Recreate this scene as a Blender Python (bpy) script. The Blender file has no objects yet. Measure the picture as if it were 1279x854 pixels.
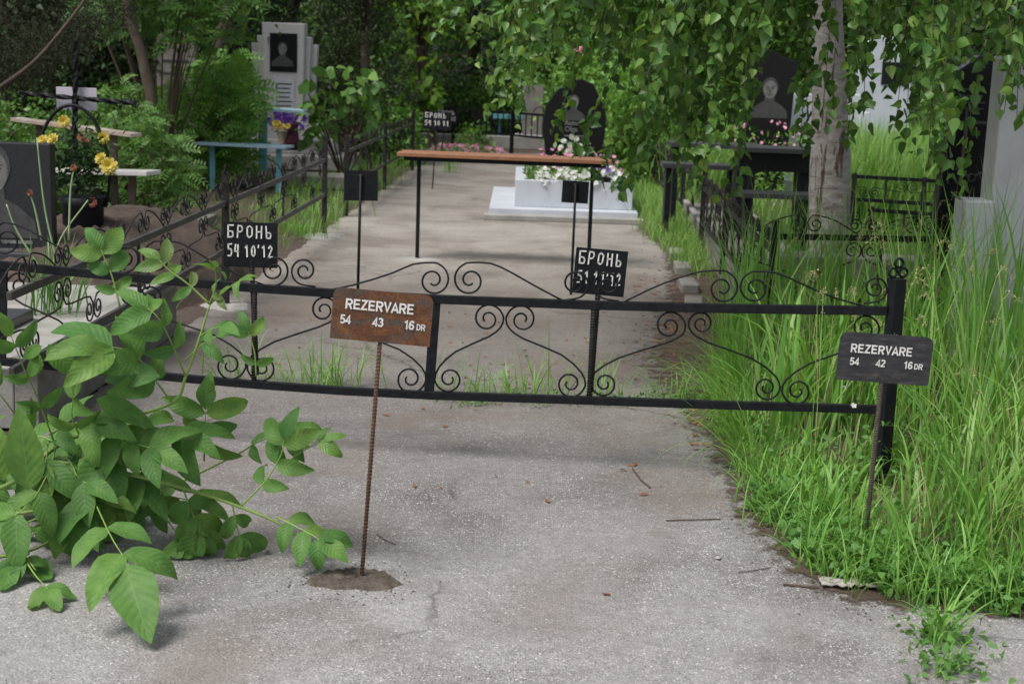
import bpy, math, random
import numpy as np
from mathutils import Vector, Matrix
random.seed(7); rng = np.random.default_rng(7)
R = math.radians
scn = bpy.context.scene
COL = scn.collection

# ------------------------------------------------------------------ camera
FPX, PITCH, ROLL, EYE = 1847.0, R(11.24), R(2.0), 1.6
RX0 = Vector((1, 0, 0)); FW = Vector((0, math.cos(PITCH), -math.sin(PITCH))); UP0 = Vector((0, math.sin(PITCH), math.cos(PITCH)))
CR = RX0*math.cos(ROLL) + UP0*math.sin(ROLL); CU = UP0*math.cos(ROLL) - RX0*math.sin(ROLL)
CAMP = Vector((0, 0, EYE))
cd = bpy.data.cameras.new('camera'); cam = bpy.data.objects.new('camera', cd); COL.objects.link(cam)
m = Matrix.Identity(4)
for i in range(3):
    m[i][0] = CR[i]; m[i][1] = CU[i]; m[i][2] = -FW[i]; m[i][3] = CAMP[i]
cam.matrix_world = m
cd.sensor_width = 36; cd.lens = 36*FPX/1279.0; cd.clip_end = 600; cd.clip_start = .05
cd.dof.use_dof = True; cd.dof.focus_distance = 5.4; cd.dof.aperture_fstop = 5.4; cd.dof.aperture_blades = 7
scn.camera = cam
# ------------------------------------------------------------------ light
SUN_EL, SUN_AZ = R(60), R(-128)      # azimuth of the sun measured from +Y towards +X
w = bpy.data.worlds.new('World'); scn.world = w; w.use_nodes = True
nt = w.node_tree; nt.nodes.clear()
sky = nt.nodes.new('ShaderNodeTexSky'); sky.sky_type = 'NISHITA'; sky.sun_disc = False
sky.sun_elevation = SUN_EL; sky.sun_rotation = SUN_AZ; sky.air_density = 1.0; sky.dust_density = 3.0; sky.ozone_density = 1.0
hs = nt.nodes.new('ShaderNodeHueSaturation'); hs.inputs['Saturation'].default_value = .38
bg = nt.nodes.new('ShaderNodeBackground'); bg.inputs[1].default_value = .115
wo = nt.nodes.new('ShaderNodeOutputWorld')
nt.links.new(sky.outputs[0], hs.inputs['Color']); nt.links.new(hs.outputs[0], bg.inputs[0]); nt.links.new(bg.outputs[0], wo.inputs[0])
sl = bpy.data.lights.new('sun', 'SUN'); sl.energy = 2.9; sl.angle = R(26); sl.color = (1, .96, .9)
so = bpy.data.objects.new('sun', sl); COL.objects.link(so)
sd = Vector((math.sin(SUN_AZ)*math.cos(SUN_EL), math.cos(SUN_AZ)*math.cos(SUN_EL), math.sin(SUN_EL)))
so.rotation_euler = sd.to_track_quat('Z', 'Y').to_euler(); so.location = (0, 0, 20)
scn.view_settings.view_transform = 'Standard'; scn.view_settings.look = 'None'
scn.view_settings.exposure = 0.40; scn.view_settings.gamma = 1.0
scn.render.resolution_x = 1024; scn.render.resolution_y = 683
scn.render.engine = 'CYCLES'

# ------------------------------------------------------------------ picture point -> world point
def ray(px, py):
    return FW + CR*((px-639.5)/FPX) + CU*((427-py)/FPX)
def G(px, py, z=0.0):
    d = ray(px, py); t = (z-EYE)/d.z
    return CAMP + d*t
def D(px, py, Y):
    d = ray(px, py); return CAMP + d*(Y/d.y)
def onplane(px, py, A, B):
    """ray cut with the vertical plane through ground points A, B"""
    n = Vector((B.y-A.y, -(B.x-A.x), 0)); d = ray(px, py)
    return CAMP + d*((A-CAMP).dot(n)/d.dot(n))

# ------------------------------------------------------------------ materials
MATS = {}
def new_mat(name):
    mt = bpy.data.materials.new(name); mt.use_nodes = True; n = mt.node_tree; n.nodes.clear()
    o = n.nodes.new('ShaderNodeOutputMaterial'); b = n.nodes.new('ShaderNodeBsdfPrincipled')
    n.links.new(b.outputs[0], o.inputs[0]); MATS[name] = mt
    return mt, n, b, o
def N(n, t, **k):
    x = n.nodes.new(t)
    for a, v in k.items():
        if a.startswith('i_'):
            key = a[2:].replace('_', ' ')
            x.inputs[int(key) if key.isdigit() else key].default_value = v
        else: setattr(x, a, v)
    return x
def ramp(n, fac, stops, interp='LINEAR'):
    r = n.nodes.new('ShaderNodeValToRGB'); r.color_ramp.interpolation = interp
    e = r.color_ramp.elements
    while len(e) < len(stops): e.new(.5)
    for i, (p, c) in enumerate(stops):
        e[i].position = p; e[i].color = tuple(c)+(1,) if len(c) == 3 else c
    n.links.new(fac, r.inputs[0]); return r
def mixc(n, fac, a, b, mode='MIX'):
    x = n.nodes.new('ShaderNodeMix'); x.data_type = 'RGBA'; x.blend_type = mode
    for s, v in ((0, fac), (6, a), (7, b)):
        if hasattr(v, 'is_output') or isinstance(v, bpy.types.NodeSocket): n.links.new(v, x.inputs[s])
        else: x.inputs[s].default_value = v if s == 0 else tuple(v)+(1,)
    return x.outputs[2]
def noise(n, scale, detail=5, rough=.6, vec=None, dist=0):
    x = n.nodes.new('ShaderNodeTexNoise'); x.inputs['Scale'].default_value = scale; x.inputs['Detail'].default_value = detail
    x.inputs['Roughness'].default_value = rough; x.inputs['Distortion'].default_value = dist
    if vec is not None: n.links.new(vec, x.inputs['Vector'])
    return x
def coords(n, kind='Object'):
    return n.nodes.new('ShaderNodeTexCoord').outputs[kind]
def wpos(n):
    return n.nodes.new('ShaderNodeNewGeometry').outputs['Position']
def bump(n, b, h, s=.3, d=.01):
    x = n.nodes.new('ShaderNodeBump'); x.inputs['Strength'].default_value = s; x.inputs['Distance'].default_value = d
    n.links.new(h, x.inputs['Height']); n.links.new(x.outputs[0], b.inputs['Normal'])
def simple(name, c1, c2=None, scale=8, rough=.6, bs=.2, bd=.004, metal=0, detail=6, spec=.5):
    mt, n, b, o = new_mat(name); p = wpos(n)
    c2 = c2 or tuple(x*.6 for x in c1)
    ns = noise(n, scale, detail, .65, p)
    r = ramp(n, ns.outputs[0], [(.3, c1), (.7, c2)])
    n.links.new(r.outputs[0], b.inputs['Base Color'])
    b.inputs['Roughness'].default_value = rough; b.inputs['Metallic'].default_value = metal
    b.inputs['Specular IOR Level'].default_value = spec
    n2 = noise(n, scale*9, 4, .6, p); bump(n, b, n2.outputs[0], bs, bd)
    return mt
def leafmat(name, stops, rough=.5, trans=.3, tcol=None, veins=False, spec=.35):
    mt, n, b, o = new_mat(name)
    g = n.nodes.new('ShaderNodeNewGeometry')
    r = ramp(n, g.outputs['Random Per Island'], [(i/(max(1, len(stops)-1)), c) for i, c in enumerate(stops)])
    col = r.outputs[0]
    if veins:
        uv = n.nodes.new('ShaderNodeTexCoord').outputs['UV']
        sp = n.nodes.new('ShaderNodeSeparateXYZ'); n.links.new(uv, sp.inputs[0])
        au = N(n, 'ShaderNodeMath', operation='ABSOLUTE'); n.links.new(sp.outputs[0], au.inputs[0])
        mu = N(n, 'ShaderNodeMath', operation='MULTIPLY', i_1=-.22); n.links.new(au.outputs[0], mu.inputs[0])
        ad = N(n, 'ShaderNodeMath', operation='ADD'); n.links.new(mu.outputs[0], ad.inputs[0]); n.links.new(sp.outputs[1], ad.inputs[1])
        m2 = N(n, 'ShaderNodeMath', operation='MULTIPLY', i_1=9.0); n.links.new(ad.outputs[0], m2.inputs[0])
        fr = N(n, 'ShaderNodeMath', operation='FRACT'); n.links.new(m2.outputs[0], fr.inputs[0])
        sb = N(n, 'ShaderNodeMath', operation='SUBTRACT', i_1=.5); n.links.new(fr.outputs[0], sb.inputs[0])
        ab = N(n, 'ShaderNodeMath', operation='ABSOLUTE'); n.links.new(sb.outputs[0], ab.inputs[0])
        v1 = ramp(n, ab.outputs[0], [(0, (.75, .75, .75)), (.05, (.0, .0, .0))])
        v2 = ramp(n, au.outputs[0], [(.0, (1, 1, 1)), (.045, (0, 0, 0))])
        mx = N(n, 'ShaderNodeMath', operation='MAXIMUM'); n.links.new(v1.outputs[0], mx.inputs[0]); n.links.new(v2.outputs[0], mx.inputs[1])
        nz = noise(n, 30, 3, .6, wpos(n))
        col = mixc(n, nz.outputs[0], col, (.045, .13, .03))
        bl = noise(n, 55, 4, .7, wpos(n), .5); rbl = ramp(n, bl.outputs[0], [(.68, (0, 0, 0)), (.74, (.6, .6, .6))]); col = mixc(n, rbl.outputs[0], col, (.20, .17, .05))
        ms = N(n, 'ShaderNodeMath', operation='MULTIPLY', i_1=.40); n.links.new(mx.outputs[0], ms.inputs[0])
        col = mixc(n, ms.outputs[0], col, (.22, .36, .13))
        bump(n, b, ab.outputs[0], .5, .003)
    n.links.new(col, b.inputs['Base Color'])
    b.inputs['Roughness'].default_value = rough; b.inputs['Specular IOR Level'].default_value = spec
    t = n.nodes.new('ShaderNodeBsdfTranslucent')
    hv = N(n, 'ShaderNodeHueSaturation'); hv.inputs['Hue'].default_value = .485; hv.inputs['Saturation'].default_value = 1.1; hv.inputs['Value'].default_value = 1.5
    n.links.new(col, hv.inputs['Color']); n.links.new(hv.outputs[0], t.inputs[0])
    mx = n.nodes.new('ShaderNodeMixShader'); mx.inputs[0].default_value = trans
    n.links.new(b.outputs[0], mx.inputs[1]); n.links.new(t.outputs[0], mx.inputs[2]); n.links.new(mx.outputs[0], o.inputs[0])
    return mt

M_black = simple('black_paint', (.006, .007, .009), (.016, .017, .02), 30, .5, .35, .002, spec=.15)
M_blackold = simple('worn_black_paint', (.010, .010, .011), (.035, .032, .03), 22, .55, .5, .003, spec=.2)
M_grey_rail = simple('weathered_dark_rail', (.02, .02, .02), (.07, .066, .062), 16, .55, .4, .003)
M_rebar = simple('rusty_rebar', (.13, .06, .035), (.06, .035, .025), 60, .8, .5, .003)
M_rebar2 = simple('brown_grey_rebar', (.09, .07, .06), (.05, .035, .03), 60, .8, .5, .003)
M_granite_b = simple('black_granite', (.005, .005, .006), (.014, .014, .016), 160, .25, .0, .0, spec=.3)
M_granite_d = simple('dark_grey_stone', (.03, .032, .036), (.06, .062, .065), 90, .35, .1, .001)
M_slab = simple('dark_polished_slab', (.016, .018, .02), (.032, .034, .037), 90, .35, .1, .001, spec=.3)
M_greystone = simple('grey_chip_stone', (.54, .53, .54), (.36, .355, .36), 55, .75, .4, .004)
M_bluegrey = simple('pale_blue_grey_marble', (.50, .51, .54), (.38, .39, .43), 4, .45, .15, .002)
M_whitestone = simple('white_marble', (.5, .53, .58), (.40, .43, .48), 6, .45, .1, .002)
M_concrete = simple('pale_concrete', (.33, .32, .305), (.20, .195, .18), 5, .85, .5, .006)
M_concrete_d = simple('weathered_concrete', (.27, .255, .24), (.14, .13, .12), 6, .9, .6, .008)
M_mortar = simple('mud_stained_mortar', (.34, .29, .24), (.12, .09, .065), 40, .95, 1.0, .03)
M_white = simple('white_paint', (.78, .78, .76), (.66, .65, .62), 12, .6, .2, .002)
M_lilac = simple('lilac_white_plate', (.52, .5, .58), (.42, .4, .48), 9, .5, .1, .001)
M_blue = simple('pale_blue_paint', (.10, .32, .42), (.16, .42, .52), 9, .55, .3, .003)
M_bluetop = simple('faded_blue_board', (.42, .56, .64), (.28, .46, .58), 9, .55, .3, .003)
M_wood = simple('varnished_brown_board', (.32, .15, .08), (.21, .095, .05), 12, .5, .3, .003)
M_woodw = simple('peeling_white_board', (.72, .68, .64), (.42, .26, .18), 5, .7, .4, .004)
M_twig = simple('brown_twig', (.09, .06, .04), (.05, .035, .025), 40, .9, .4, .002)
M_bark = simple('brown_bark', (.13, .10, .075), (.06, .045, .035), 14, .95, .9, .015)
M_barkred = simple('reddish_bark', (.16, .09, .07), (.08, .05, .04), 14, .95, .9, .015)
M_paper = simple('pale_scrap', (.42, .40, .37), (.22, .2, .18), 40, .8, .3, .002)
M_dryleaf = simple('dry_brown_leaf', (.22, .09, .04), (.13, .06, .03), 60, .85, .4, .002)
M_stem = simple('green_stem', (.22, .34, .07), (.16, .26, .06), 25, .5, .3, .001)
M_purplevase = simple('maroon_glazed_vase', (.09, .02, .05), (.05, .015, .03), 20, .3, .0, .0)
M_beige = simple('beige_stone_vase', (.34, .3, .22), (.25, .22, .16), 20, .7, .2, .002)

def rustmat():
    mt, n, b, o = new_mat('rusty_sheet'); p = wpos(n)
    a = noise(n, 14, 8, .7, p, .6); r = ramp(n, a.outputs[0], [(.30, (.05, .025, .016)), (.47, (.14, .055, .024)), (.58, (.19, .08, .033)), (.72, (.30, .15, .06))])
    mp = N(n, 'ShaderNodeMapping'); mp.inputs['Scale'].default_value = (5, 5, 22); n.links.new(p, mp.inputs[0])
    c = noise(n, 1.6, 4, .6, mp.outputs[0], .4); rc = ramp(n, c.outputs[0], [(.50, (0, 0, 0)), (.62, (.85, .85, .85))])
    col = mixc(n, rc.outputs[0], r.outputs[0], (.085, .078, .07))
    f = noise(n, 160, 3, .6, p); rf = ramp(n, f.outputs[0], [(.35, (.45, .45, .45)), (.6, (1, 1, 1))])
    col = mixc(n, .8, col, rf.outputs[0], 'MULTIPLY')
    n.links.new(col, b.inputs['Base Color']); b.inputs['Roughness'].default_value = .62; b.inputs['Metallic'].default_value = .15
    bump(n, b, a.outputs[0], .4, .004)
    return mt
M_rust = rustmat()
def platemat():
    mt, n, b, o = new_mat('scuffed_black_sheet'); p = wpos(n)
    mp = N(n, 'ShaderNodeMapping'); mp.inputs['Scale'].default_value = (14, 14, 60); n.links.new(p, mp.inputs[0])
    a = noise(n, 1.5, 8, .75, mp.outputs[0], .3); r = ramp(n, a.outputs[0], [(.38, (.017, .017, .02)), (.56, (.04, .04, .045)), (.72, (.13, .105, .09))])
    n.links.new(r.outputs[0], b.inputs['Base Color']); b.inputs['Roughness'].default_value = .6
    bump(n, b, a.outputs[0], .4, .003); return mt
M_plate = platemat()

def asphalt():
    mt, n, b, o = new_mat('old_asphalt'); p = wpos(n)
    sp = N(n, 'ShaderNodeSeparateXYZ'); n.links.new(p, sp.inputs[0])
    wob = noise(n, .8, 4, .6, p)
    wy = N(n, 'ShaderNodeMath', operation='MULTIPLY_ADD', i_1=1.2, i_2=-.6); n.links.new(wob.outputs[0], wy.inputs[0])
    yy = N(n, 'ShaderNodeMath', operation='ADD'); n.links.new(sp.outputs[1], yy.inputs[0]); n.links.new(wy.outputs[0], yy.inputs[1])
    # two surfacings: speckled asphalt in front, worn brown-grey concrete behind, a paler stretch further on
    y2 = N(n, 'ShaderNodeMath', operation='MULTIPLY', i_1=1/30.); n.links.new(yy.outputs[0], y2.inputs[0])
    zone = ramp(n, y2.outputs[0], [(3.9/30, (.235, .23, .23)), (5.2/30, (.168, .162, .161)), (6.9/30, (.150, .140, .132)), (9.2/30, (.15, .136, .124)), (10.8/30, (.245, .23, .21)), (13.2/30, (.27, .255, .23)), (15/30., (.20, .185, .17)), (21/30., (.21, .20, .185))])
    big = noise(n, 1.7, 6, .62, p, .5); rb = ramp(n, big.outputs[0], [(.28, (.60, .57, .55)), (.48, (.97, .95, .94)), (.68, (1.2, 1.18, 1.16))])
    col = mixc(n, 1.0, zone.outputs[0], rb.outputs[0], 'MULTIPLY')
    med = noise(n, 24, 5, .7, p); rm = ramp(n, med.outputs[0], [(.3, (.78, .78, .78)), (.7, (1.18, 1.18, 1.18))])
    col = mixc(n, 1.0, col, rm.outputs[0], 'MULTIPLY')
    # aggregate
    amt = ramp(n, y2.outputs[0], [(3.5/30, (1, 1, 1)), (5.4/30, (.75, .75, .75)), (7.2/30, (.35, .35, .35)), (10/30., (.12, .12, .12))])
    wear = noise(n, 2.6, 5, .65, p, .3); rw = ramp(n, wear.outputs[0], [(.3, (.35, .35, .35)), (.62, (1, 1, 1))])
    for sc, th, cc in ((125, .64, (.42, .41, .41)), (210, .66, (.46, .45, .45)), (95, .93, (.60, .59, .58)), (150, .70, (.07, .063, .06))):
        v = N(n, 'ShaderNodeTexVoronoi'); v.inputs['Scale'].default_value = sc; n.links.new(p, v.inputs['Vector'])
        s2 = N(n, 'ShaderNodeSeparateColor'); n.links.new(v.outputs['Color'], s2.inputs[0])
        pick = ramp(n, s2.outputs[0], [(th, (0, 0, 0)), (th+.04, (1, 1, 1))])
        dd = ramp(n, v.outputs['Distance'], [(.28, (1, 1, 1)), (.46, (0, 0, 0))])
        q = mixc(n, 1.0, pick.outputs[0], dd.outputs[0], 'MULTIPLY'); q = mixc(n, 1.0, q, amt.outputs[0], 'MULTIPLY'); q = mixc(n, 1.0, q, rw.outputs[0], 'MULTIPLY')
        col = mixc(n, q, col, cc)
    # earth stains at the edges, cracks
    cr = N(n, 'ShaderNodeTexVoronoi'); cr.feature = 'DISTANCE_TO_EDGE'; cr.inputs['Scale'].default_value = .55
    nd = noise(n, 3.0, 6, .7, p); pm = mixc(n, .22, p, nd.outputs['Color']); n.links.new(pm, cr.inputs['Vector'])
    rc = ramp(n, cr.outputs['Distance'], [(.0, (.7, .7, .7)), (.006, (0, 0, 0))])
    cm = noise(n, .9, 3, .5, p); rcm = ramp(n, cm.outputs[0], [(.5, (0, 0, 0)), (.6, (1, 1, 1))])
    ck = mixc(n, 1.0, rc.outputs[0], rcm.outputs[0], 'MULTIPLY')
    col = mixc(n, ck, col, (.045, .038, .03))
    st = noise(n, 1.1, 5, .6, p, .8); rs = ramp(n, st.outputs[0], [(.50, (0, 0, 0)), (.70, (.6, .6, .6))])
    col = mixc(n, rs.outputs[0], col, (.13, .10, .08))
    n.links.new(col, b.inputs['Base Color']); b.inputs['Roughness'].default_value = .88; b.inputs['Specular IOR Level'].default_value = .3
    vb = N(n, 'ShaderNodeTexVoronoi'); vb.inputs['Scale'].default_value = 120; n.links.new(p, vb.inputs['Vector'])
    h = mixc(n, .5, vb.outputs['Distance'], med.outputs[0]); bump(n, b, h, .7, .006)
    return mt
M_asphalt = asphalt()
def soil(name, c1, c2, c3=(.05, .08, .02), thr=.55):
    mt, n, b, o = new_mat(name); p = wpos(n)
    a = noise(n, 9, 9, .75, p); r = ramp(n, a.outputs[0], [(.3, c1), (.7, c2)])
    g = noise(n, 2.0, 5, .7, p); rg = ramp(n, g.outputs[0], [(thr, (0, 0, 0)), (thr+.1, (.8, .8, .8))])
    col = mixc(n, rg.outputs[0], r.outputs[0], c3)
    n.links.new(col, b.inputs['Base Color']); b.inputs['Roughness'].default_value = .95
    f = noise(n, 45, 6, .75, p); bump(n, b, f.outputs[0], 1.0, .03)
    return mt
M_soil = soil('earth', (.06, .04, .028), (.14, .10, .075))
M_mound = soil('dug_earth', (.06, .042, .034), (.15, .11, .09), (.09, .06, .045), .6)
M_dirt = soil('brown_wash_dirt', (.13, .085, .06), (.22, .16, .12), (.10, .075, .055), .6)

def birchbark():
    mt, n, b, o = new_mat('birch_bark'); p = coords(n, 'Object')
    mp = N(n, 'ShaderNodeMapping'); mp.inputs['Scale'].default_value = (7, 7, 16); n.links.new(p, mp.inputs[0])
    a = noise(n, 1.3, 6, .7, mp.outputs[0], .3); r = ramp(n, a.outputs[0], [(.28, (.07, .055, .05)), (.37, (.24, .21, .195)), (.52, (.35, .325, .305)), (.75, (.44, .415, .395))])
    m2 = N(n, 'ShaderNodeMapping'); m2.inputs['Scale'].default_value = (14, 14, 1.6); n.links.new(p, m2.inputs[0])
    c = noise(n, 1.0, 5, .7, m2.outputs[0], .5); rc = ramp(n, c.outputs[0], [(.57, (0, 0, 0)), (.62, (1, 1, 1))])
    col = mixc(n, rc.outputs[0], r.outputs[0], (.08, .05, .035))
    v = N(n, 'ShaderNodeTexVoronoi'); v.inputs['Scale'].default_value = 3.1; n.links.new(mp.outputs[0], v.inputs['Vector'])
    n.links.new(col, b.inputs['Base Color']); b.inputs['Roughness'].default_value = .85
    bump(n, b, a.outputs[0], .8, .02); return mt
M_birch = birchbark()

L_walnut = leafmat('walnut_leaf', [(.15, .29, .065), (.08, .20, .05), (.18, .33, .07), (.11, .25, .055), (.24, .38, .08), (.13, .24, .055)], .5, .3, veins=True, spec=.22)
L_walnut_y = leafmat('young_walnut_leaf', [(.17, .33, .06), (.21, .36, .07), (.13, .28, .06), (.24, .25, .10)], .4, .35, veins=True)
L_birch = leafmat('birch_leaf', [(.05, .125, .03), (.095, .21, .042), (.065, .155, .035), (.125, .245, .045), (.042, .10, .028), (.09, .19, .035), (.17, .28, .05)], .42, .32, spec=.4)
L_grass = leafmat('grass_blade', [(.14, .31, .055), (.18, .39, .07), (.10, .25, .045), (.24, .44, .10), (.15, .33, .06), (.28, .42, .13)], .45, .35)
L_grassdry = leafmat('dry_grass', [(.42, .36, .2), (.5, .42, .26), (.35, .28, .16)], .7, .3)
L_farGrass = leafmat('bright_grass', [(.14, .30, .06), (.2, .38, .08), (.28, .43, .13), (.11, .24, .05)], .5, .35)
L_weed = leafmat('weed_leaf', [(.08, .20, .045), (.12, .27, .06), (.06, .16, .04)], .5, .3)
L_dark = leafmat('dark_leaf', [(.02, .045, .015), (.03, .07, .02), (.015, .035, .012), (.04, .085, .025)], .6, .12)  # low albedo puts the shade of deep tree crowns into the leaf colour
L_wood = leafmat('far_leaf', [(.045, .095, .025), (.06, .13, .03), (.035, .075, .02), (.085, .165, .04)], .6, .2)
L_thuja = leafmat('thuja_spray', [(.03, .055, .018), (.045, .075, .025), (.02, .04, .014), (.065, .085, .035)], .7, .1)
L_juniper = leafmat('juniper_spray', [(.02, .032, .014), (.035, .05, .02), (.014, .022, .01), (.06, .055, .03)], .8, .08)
L_mid = leafmat('mid_green_leaf', [(.07, .16, .035), (.11, .23, .045), (.045, .12, .028), (.17, .30, .06)], .5, .28)
L_fresh = leafmat('fresh_green_leaf', [(.12, .27, .05), (.17, .35, .065), (.09, .22, .045), (.24, .40, .08)], .5, .32)
L_lime = leafmat('lime_leaf', [(.15, .30, .04), (.22, .38, .06), (.09, .22, .04)], .5, .4)
L_spruce = leafmat('blue_spruce_needle', [(.05, .10, .085), (.09, .15, .14), (.035, .07, .06)], .7, .06)
L_white = leafmat('white_petal', [(.62, .63, .6), (.55, .58, .52)], .6, .3)
L_pink = leafmat('pink_petal', [(.75, .25, .42), (.8, .4, .55), (.6, .12, .35), (.8, .55, .62)], .6, .3)
L_purple = leafmat('purple_petal', [(.10, .04, .28), (.16, .06, .38), (.22, .10, .42)], .6, .2)
L_yellow = leafmat('yellow_petal', [(.55, .42, .04), (.5, .44, .10), (.6, .5, .16)], .6, .25)
L_red = leafmat('dusty_red_petal', [(.35, .08, .06), (.42, .16, .12), (.3, .14, .06)], .6, .2)

# ------------------------------------------------------------------ objects
def tag(o, label=None, cat=None, group=None, kind=None):
    if label: o['label'] = label
    if cat: o['category'] = cat
    if group: o['group'] = group
    if kind: o['kind'] = kind
    return o
def thing(name, label, cat, loc, group=None):
    o = bpy.data.objects.new(name, None); COL.objects.link(o); o.location = loc; o.empty_display_size = .1
    return tag(o, label, cat, group)
def link_mesh(name, me, mat, parent=None, origin=None, smooth=False):
    me.materials.append(mat)
    o = bpy.data.objects.new(name, me); COL.objects.link(o)
    if parent is not None: o.parent = parent
    elif origin is not None: o.location = origin
    if smooth:
        me.polygons.foreach_set('use_smooth', [True]*len(me.polygons))
    return o
def wloc(o):
    l = Vector((0, 0, 0))
    while o is not None: l += o.location; o = o.parent
    return l
class MB:
    def __init__(s): s.v = []; s.f = []
    def add(s, vs, fs):
        k = len(s.v); s.v += [tuple(v) for v in vs]; s.f += [tuple(i+k for i in f) for f in fs]; return s
    def box(s, c, size, rz=0, tilt=None):
        hx, hy, hz = [q/2 for q in size]; M = Matrix.Rotation(rz, 3, 'Z')
        if tilt is not None: M = tilt @ M
        vs = [Vector(c) + M @ Vector((x*hx, y*hy, z*hz)) for z in (-1, 1) for x, y in ((-1, -1), (1, -1), (1, 1), (-1, 1))]
        return s.add(vs, [(3, 2, 1, 0), (4, 5, 6, 7), (0, 1, 5, 4), (1, 2, 6, 5), (2, 3, 7, 6), (3, 0, 4, 7)])
    def bar(s, a, b, w, h, up=Vector((0, 0, 1))):
        a = Vector(a); b = Vector(b); d = (b-a).normalized(); x = d.cross(up)
        if x.length < 1e-4: x = Vector((1, 0, 0))
        x.normalize(); y = x.cross(d)
        vs = [p + x*(i*w/2) + y*(j*h/2) for p in (a, b) for i, j in ((-1, -1), (1, -1), (1, 1), (-1, 1))]
        return s.add(vs, [(3, 2, 1, 0), (4, 5, 6, 7), (0, 1, 5, 4), (1, 2, 6, 5), (2, 3, 7, 6), (3, 0, 4, 7)])
    def ribbon(s, pts, w, h, side):
        """rectangular section swept along pts; side = unit vector across (depth w)"""
        n = len(pts); vs = []
        for i, p in enumerate(pts):
            d = (Vector(pts[min(i+1, n-1)]) - Vector(pts[max(i-1, 0)])).normalized(); u = side.cross(d).normalized()
            vs += [Vector(p) + side*(a*w/2) + u*(b*h/2) for a, b in ((-1, -1), (1, -1), (1, 1), (-1, 1))]
        fs = [(3, 2, 1, 0), tuple(4*(n-1)+k for k in range(4))]
        for i in range(n-1):
            for k in range(4):
                a = 4*i+k; b2 = 4*i+(k+1) % 4; fs.append((a, b2, b2+4, a+4))
        return s.add(vs, fs)
    def tube(s, pts, r, sides=6, caps=True):
        pts = [Vector(p) for p in pts]; n = len(pts)
        rr = r if isinstance(r, (list, tuple)) else [r]*n
        t0 = (pts[1]-pts[0]).normalized(); u = t0.orthogonal().normalized(); vs = []
        for i in range(n):
            t = (pts[min(i+1, n-1)] - pts[max(i-1, 0)]).normalized()
            u = (u - t*u.dot(t)); u = u.normalized() if u.length > 1e-6 else t.orthogonal().normalized(); v = t.cross(u)
            for k in range(sides):
                a = 2*math.pi*k/sides; vs.append(pts[i] + (u*math.cos(a) + v*math.sin(a))*rr[i])
        fs = []
        for i in range(n-1):
            for k in range(sides):
                a = i*sides+k; b2 = i*sides+(k+1) % sides; fs.append((a, b2, b2+sides, a+sides))
        if caps: fs += [tuple(range(sides))[::-1], tuple((n-1)*sides+k for k in range(sides))]
        return s.add(vs, fs)
    def prism(s, poly, o, ux, uy, depth):
        """poly (2D) in plane o + ux*x + uy*y extruded by vector depth"""
        n = len(poly); vs = [o + ux*x + uy*y for x, y in poly]; vs += [v + depth for v in vs]
        fs = [tuple(range(n)), tuple(range(2*n-1, n-1, -1))] + [(i, i+n, (i+1) % n+n, (i+1) % n) for i in range(n)]
        return s.add(vs, fs)
    def lathe(s, o, prof, seg=16):
        vs = []; o = Vector(o)
        for r, z in prof: vs += [o + Vector((r*math.cos(2*math.pi*k/seg), r*math.sin(2*math.pi*k/seg), z)) for k in range(seg)]
        fs = [(i*seg+k, i*seg+(k+1) % seg, (i+1)*seg+(k+1) % seg, (i+1)*seg+k) for i in range(len(prof)-1) for k in range(seg)]
        fs += [tuple(range(seg))[::-1], tuple((len(prof)-1)*seg+k for k in range(seg))]
        return s.add(vs, fs)
    def build(s, name, mat, parent=None, origin=None, bevel=0, smooth=False):
        o0 = wloc(parent) if parent is not None else Vector(origin if origin is not None else (0, 0, 0))
        me = bpy.data.meshes.new(name); me.from_pydata([tuple(Vector(v)-o0) for v in s.v], [], s.f); me.update()
        import bmesh
        bm = bmesh.new(); bm.from_mesh(me); bmesh.ops.recalc_face_normals(bm, faces=bm.faces); bm.to_mesh(me); bm.free()
        o = link_mesh(name, me, mat, parent, o0, smooth)
        if bevel:
            b = o.modifiers.new('bevel', 'BEVEL'); b.width = bevel; b.segments = 2; b.limit_method = 'ANGLE'
        return o
def np_mesh(name, V, k, mat, parent=None, origin=None, uv=None, smooth=False, F=None):
    """V (n,3); faces either consecutive k-gons or index array F (m,k)"""
    o0 = wloc(parent) if parent is not None else Vector(origin if origin is not None else (0, 0, 0))
    V = np.asarray(V, dtype=np.float32) - np.array(o0, dtype=np.float32)
    if F is None: F = np.arange(len(V), dtype=np.int32).reshape(-1, k)
    me = bpy.data.meshes.new(name); me.vertices.add(len(V)); me.vertices.foreach_set('co', V.ravel())
    me.loops.add(F.size); me.loops.foreach_set('vertex_index', F.astype(np.int32).ravel())
    me.polygons.add(len(F)); me.polygons.foreach_set('loop_start', np.arange(0, F.size, F.shape[1], dtype=np.int32))
    me.polygons.foreach_set('loop_total', np.full(len(F), F.shape[1], dtype=np.int32))
    if uv is not None:
        l = me.uv_layers.new(name='UVMap'); l.data.foreach_set('uv', np.asarray(uv, dtype=np.float32)[F.ravel()].ravel())
    me.update(calc_edges=True); me.validate()
    return link_mesh(name, me, mat, parent, o0, smooth)
def nrm(a): return a/np.maximum(np.linalg.norm(a, axis=-1, keepdims=True), 1e-9)
def catmull(P, sub=6):
    P = [np.array(p, float) for p in P]; Q = [2*P[0]-P[1]] + P + [2*P[-1]-P[-2]]; out = []
    for i in range(1, len(Q)-2):
        for t in np.linspace(0, 1, sub, endpoint=False):
            out.append(.5*((2*Q[i]) + (-Q[i-1]+Q[i+1])*t + (2*Q[i-1]-5*Q[i]+4*Q[i+1]-Q[i+2])*t*t + (-Q[i-1]+3*Q[i]-3*Q[i+1]+Q[i+2])*t**3))
    out.append(P[-1]); return out

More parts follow.
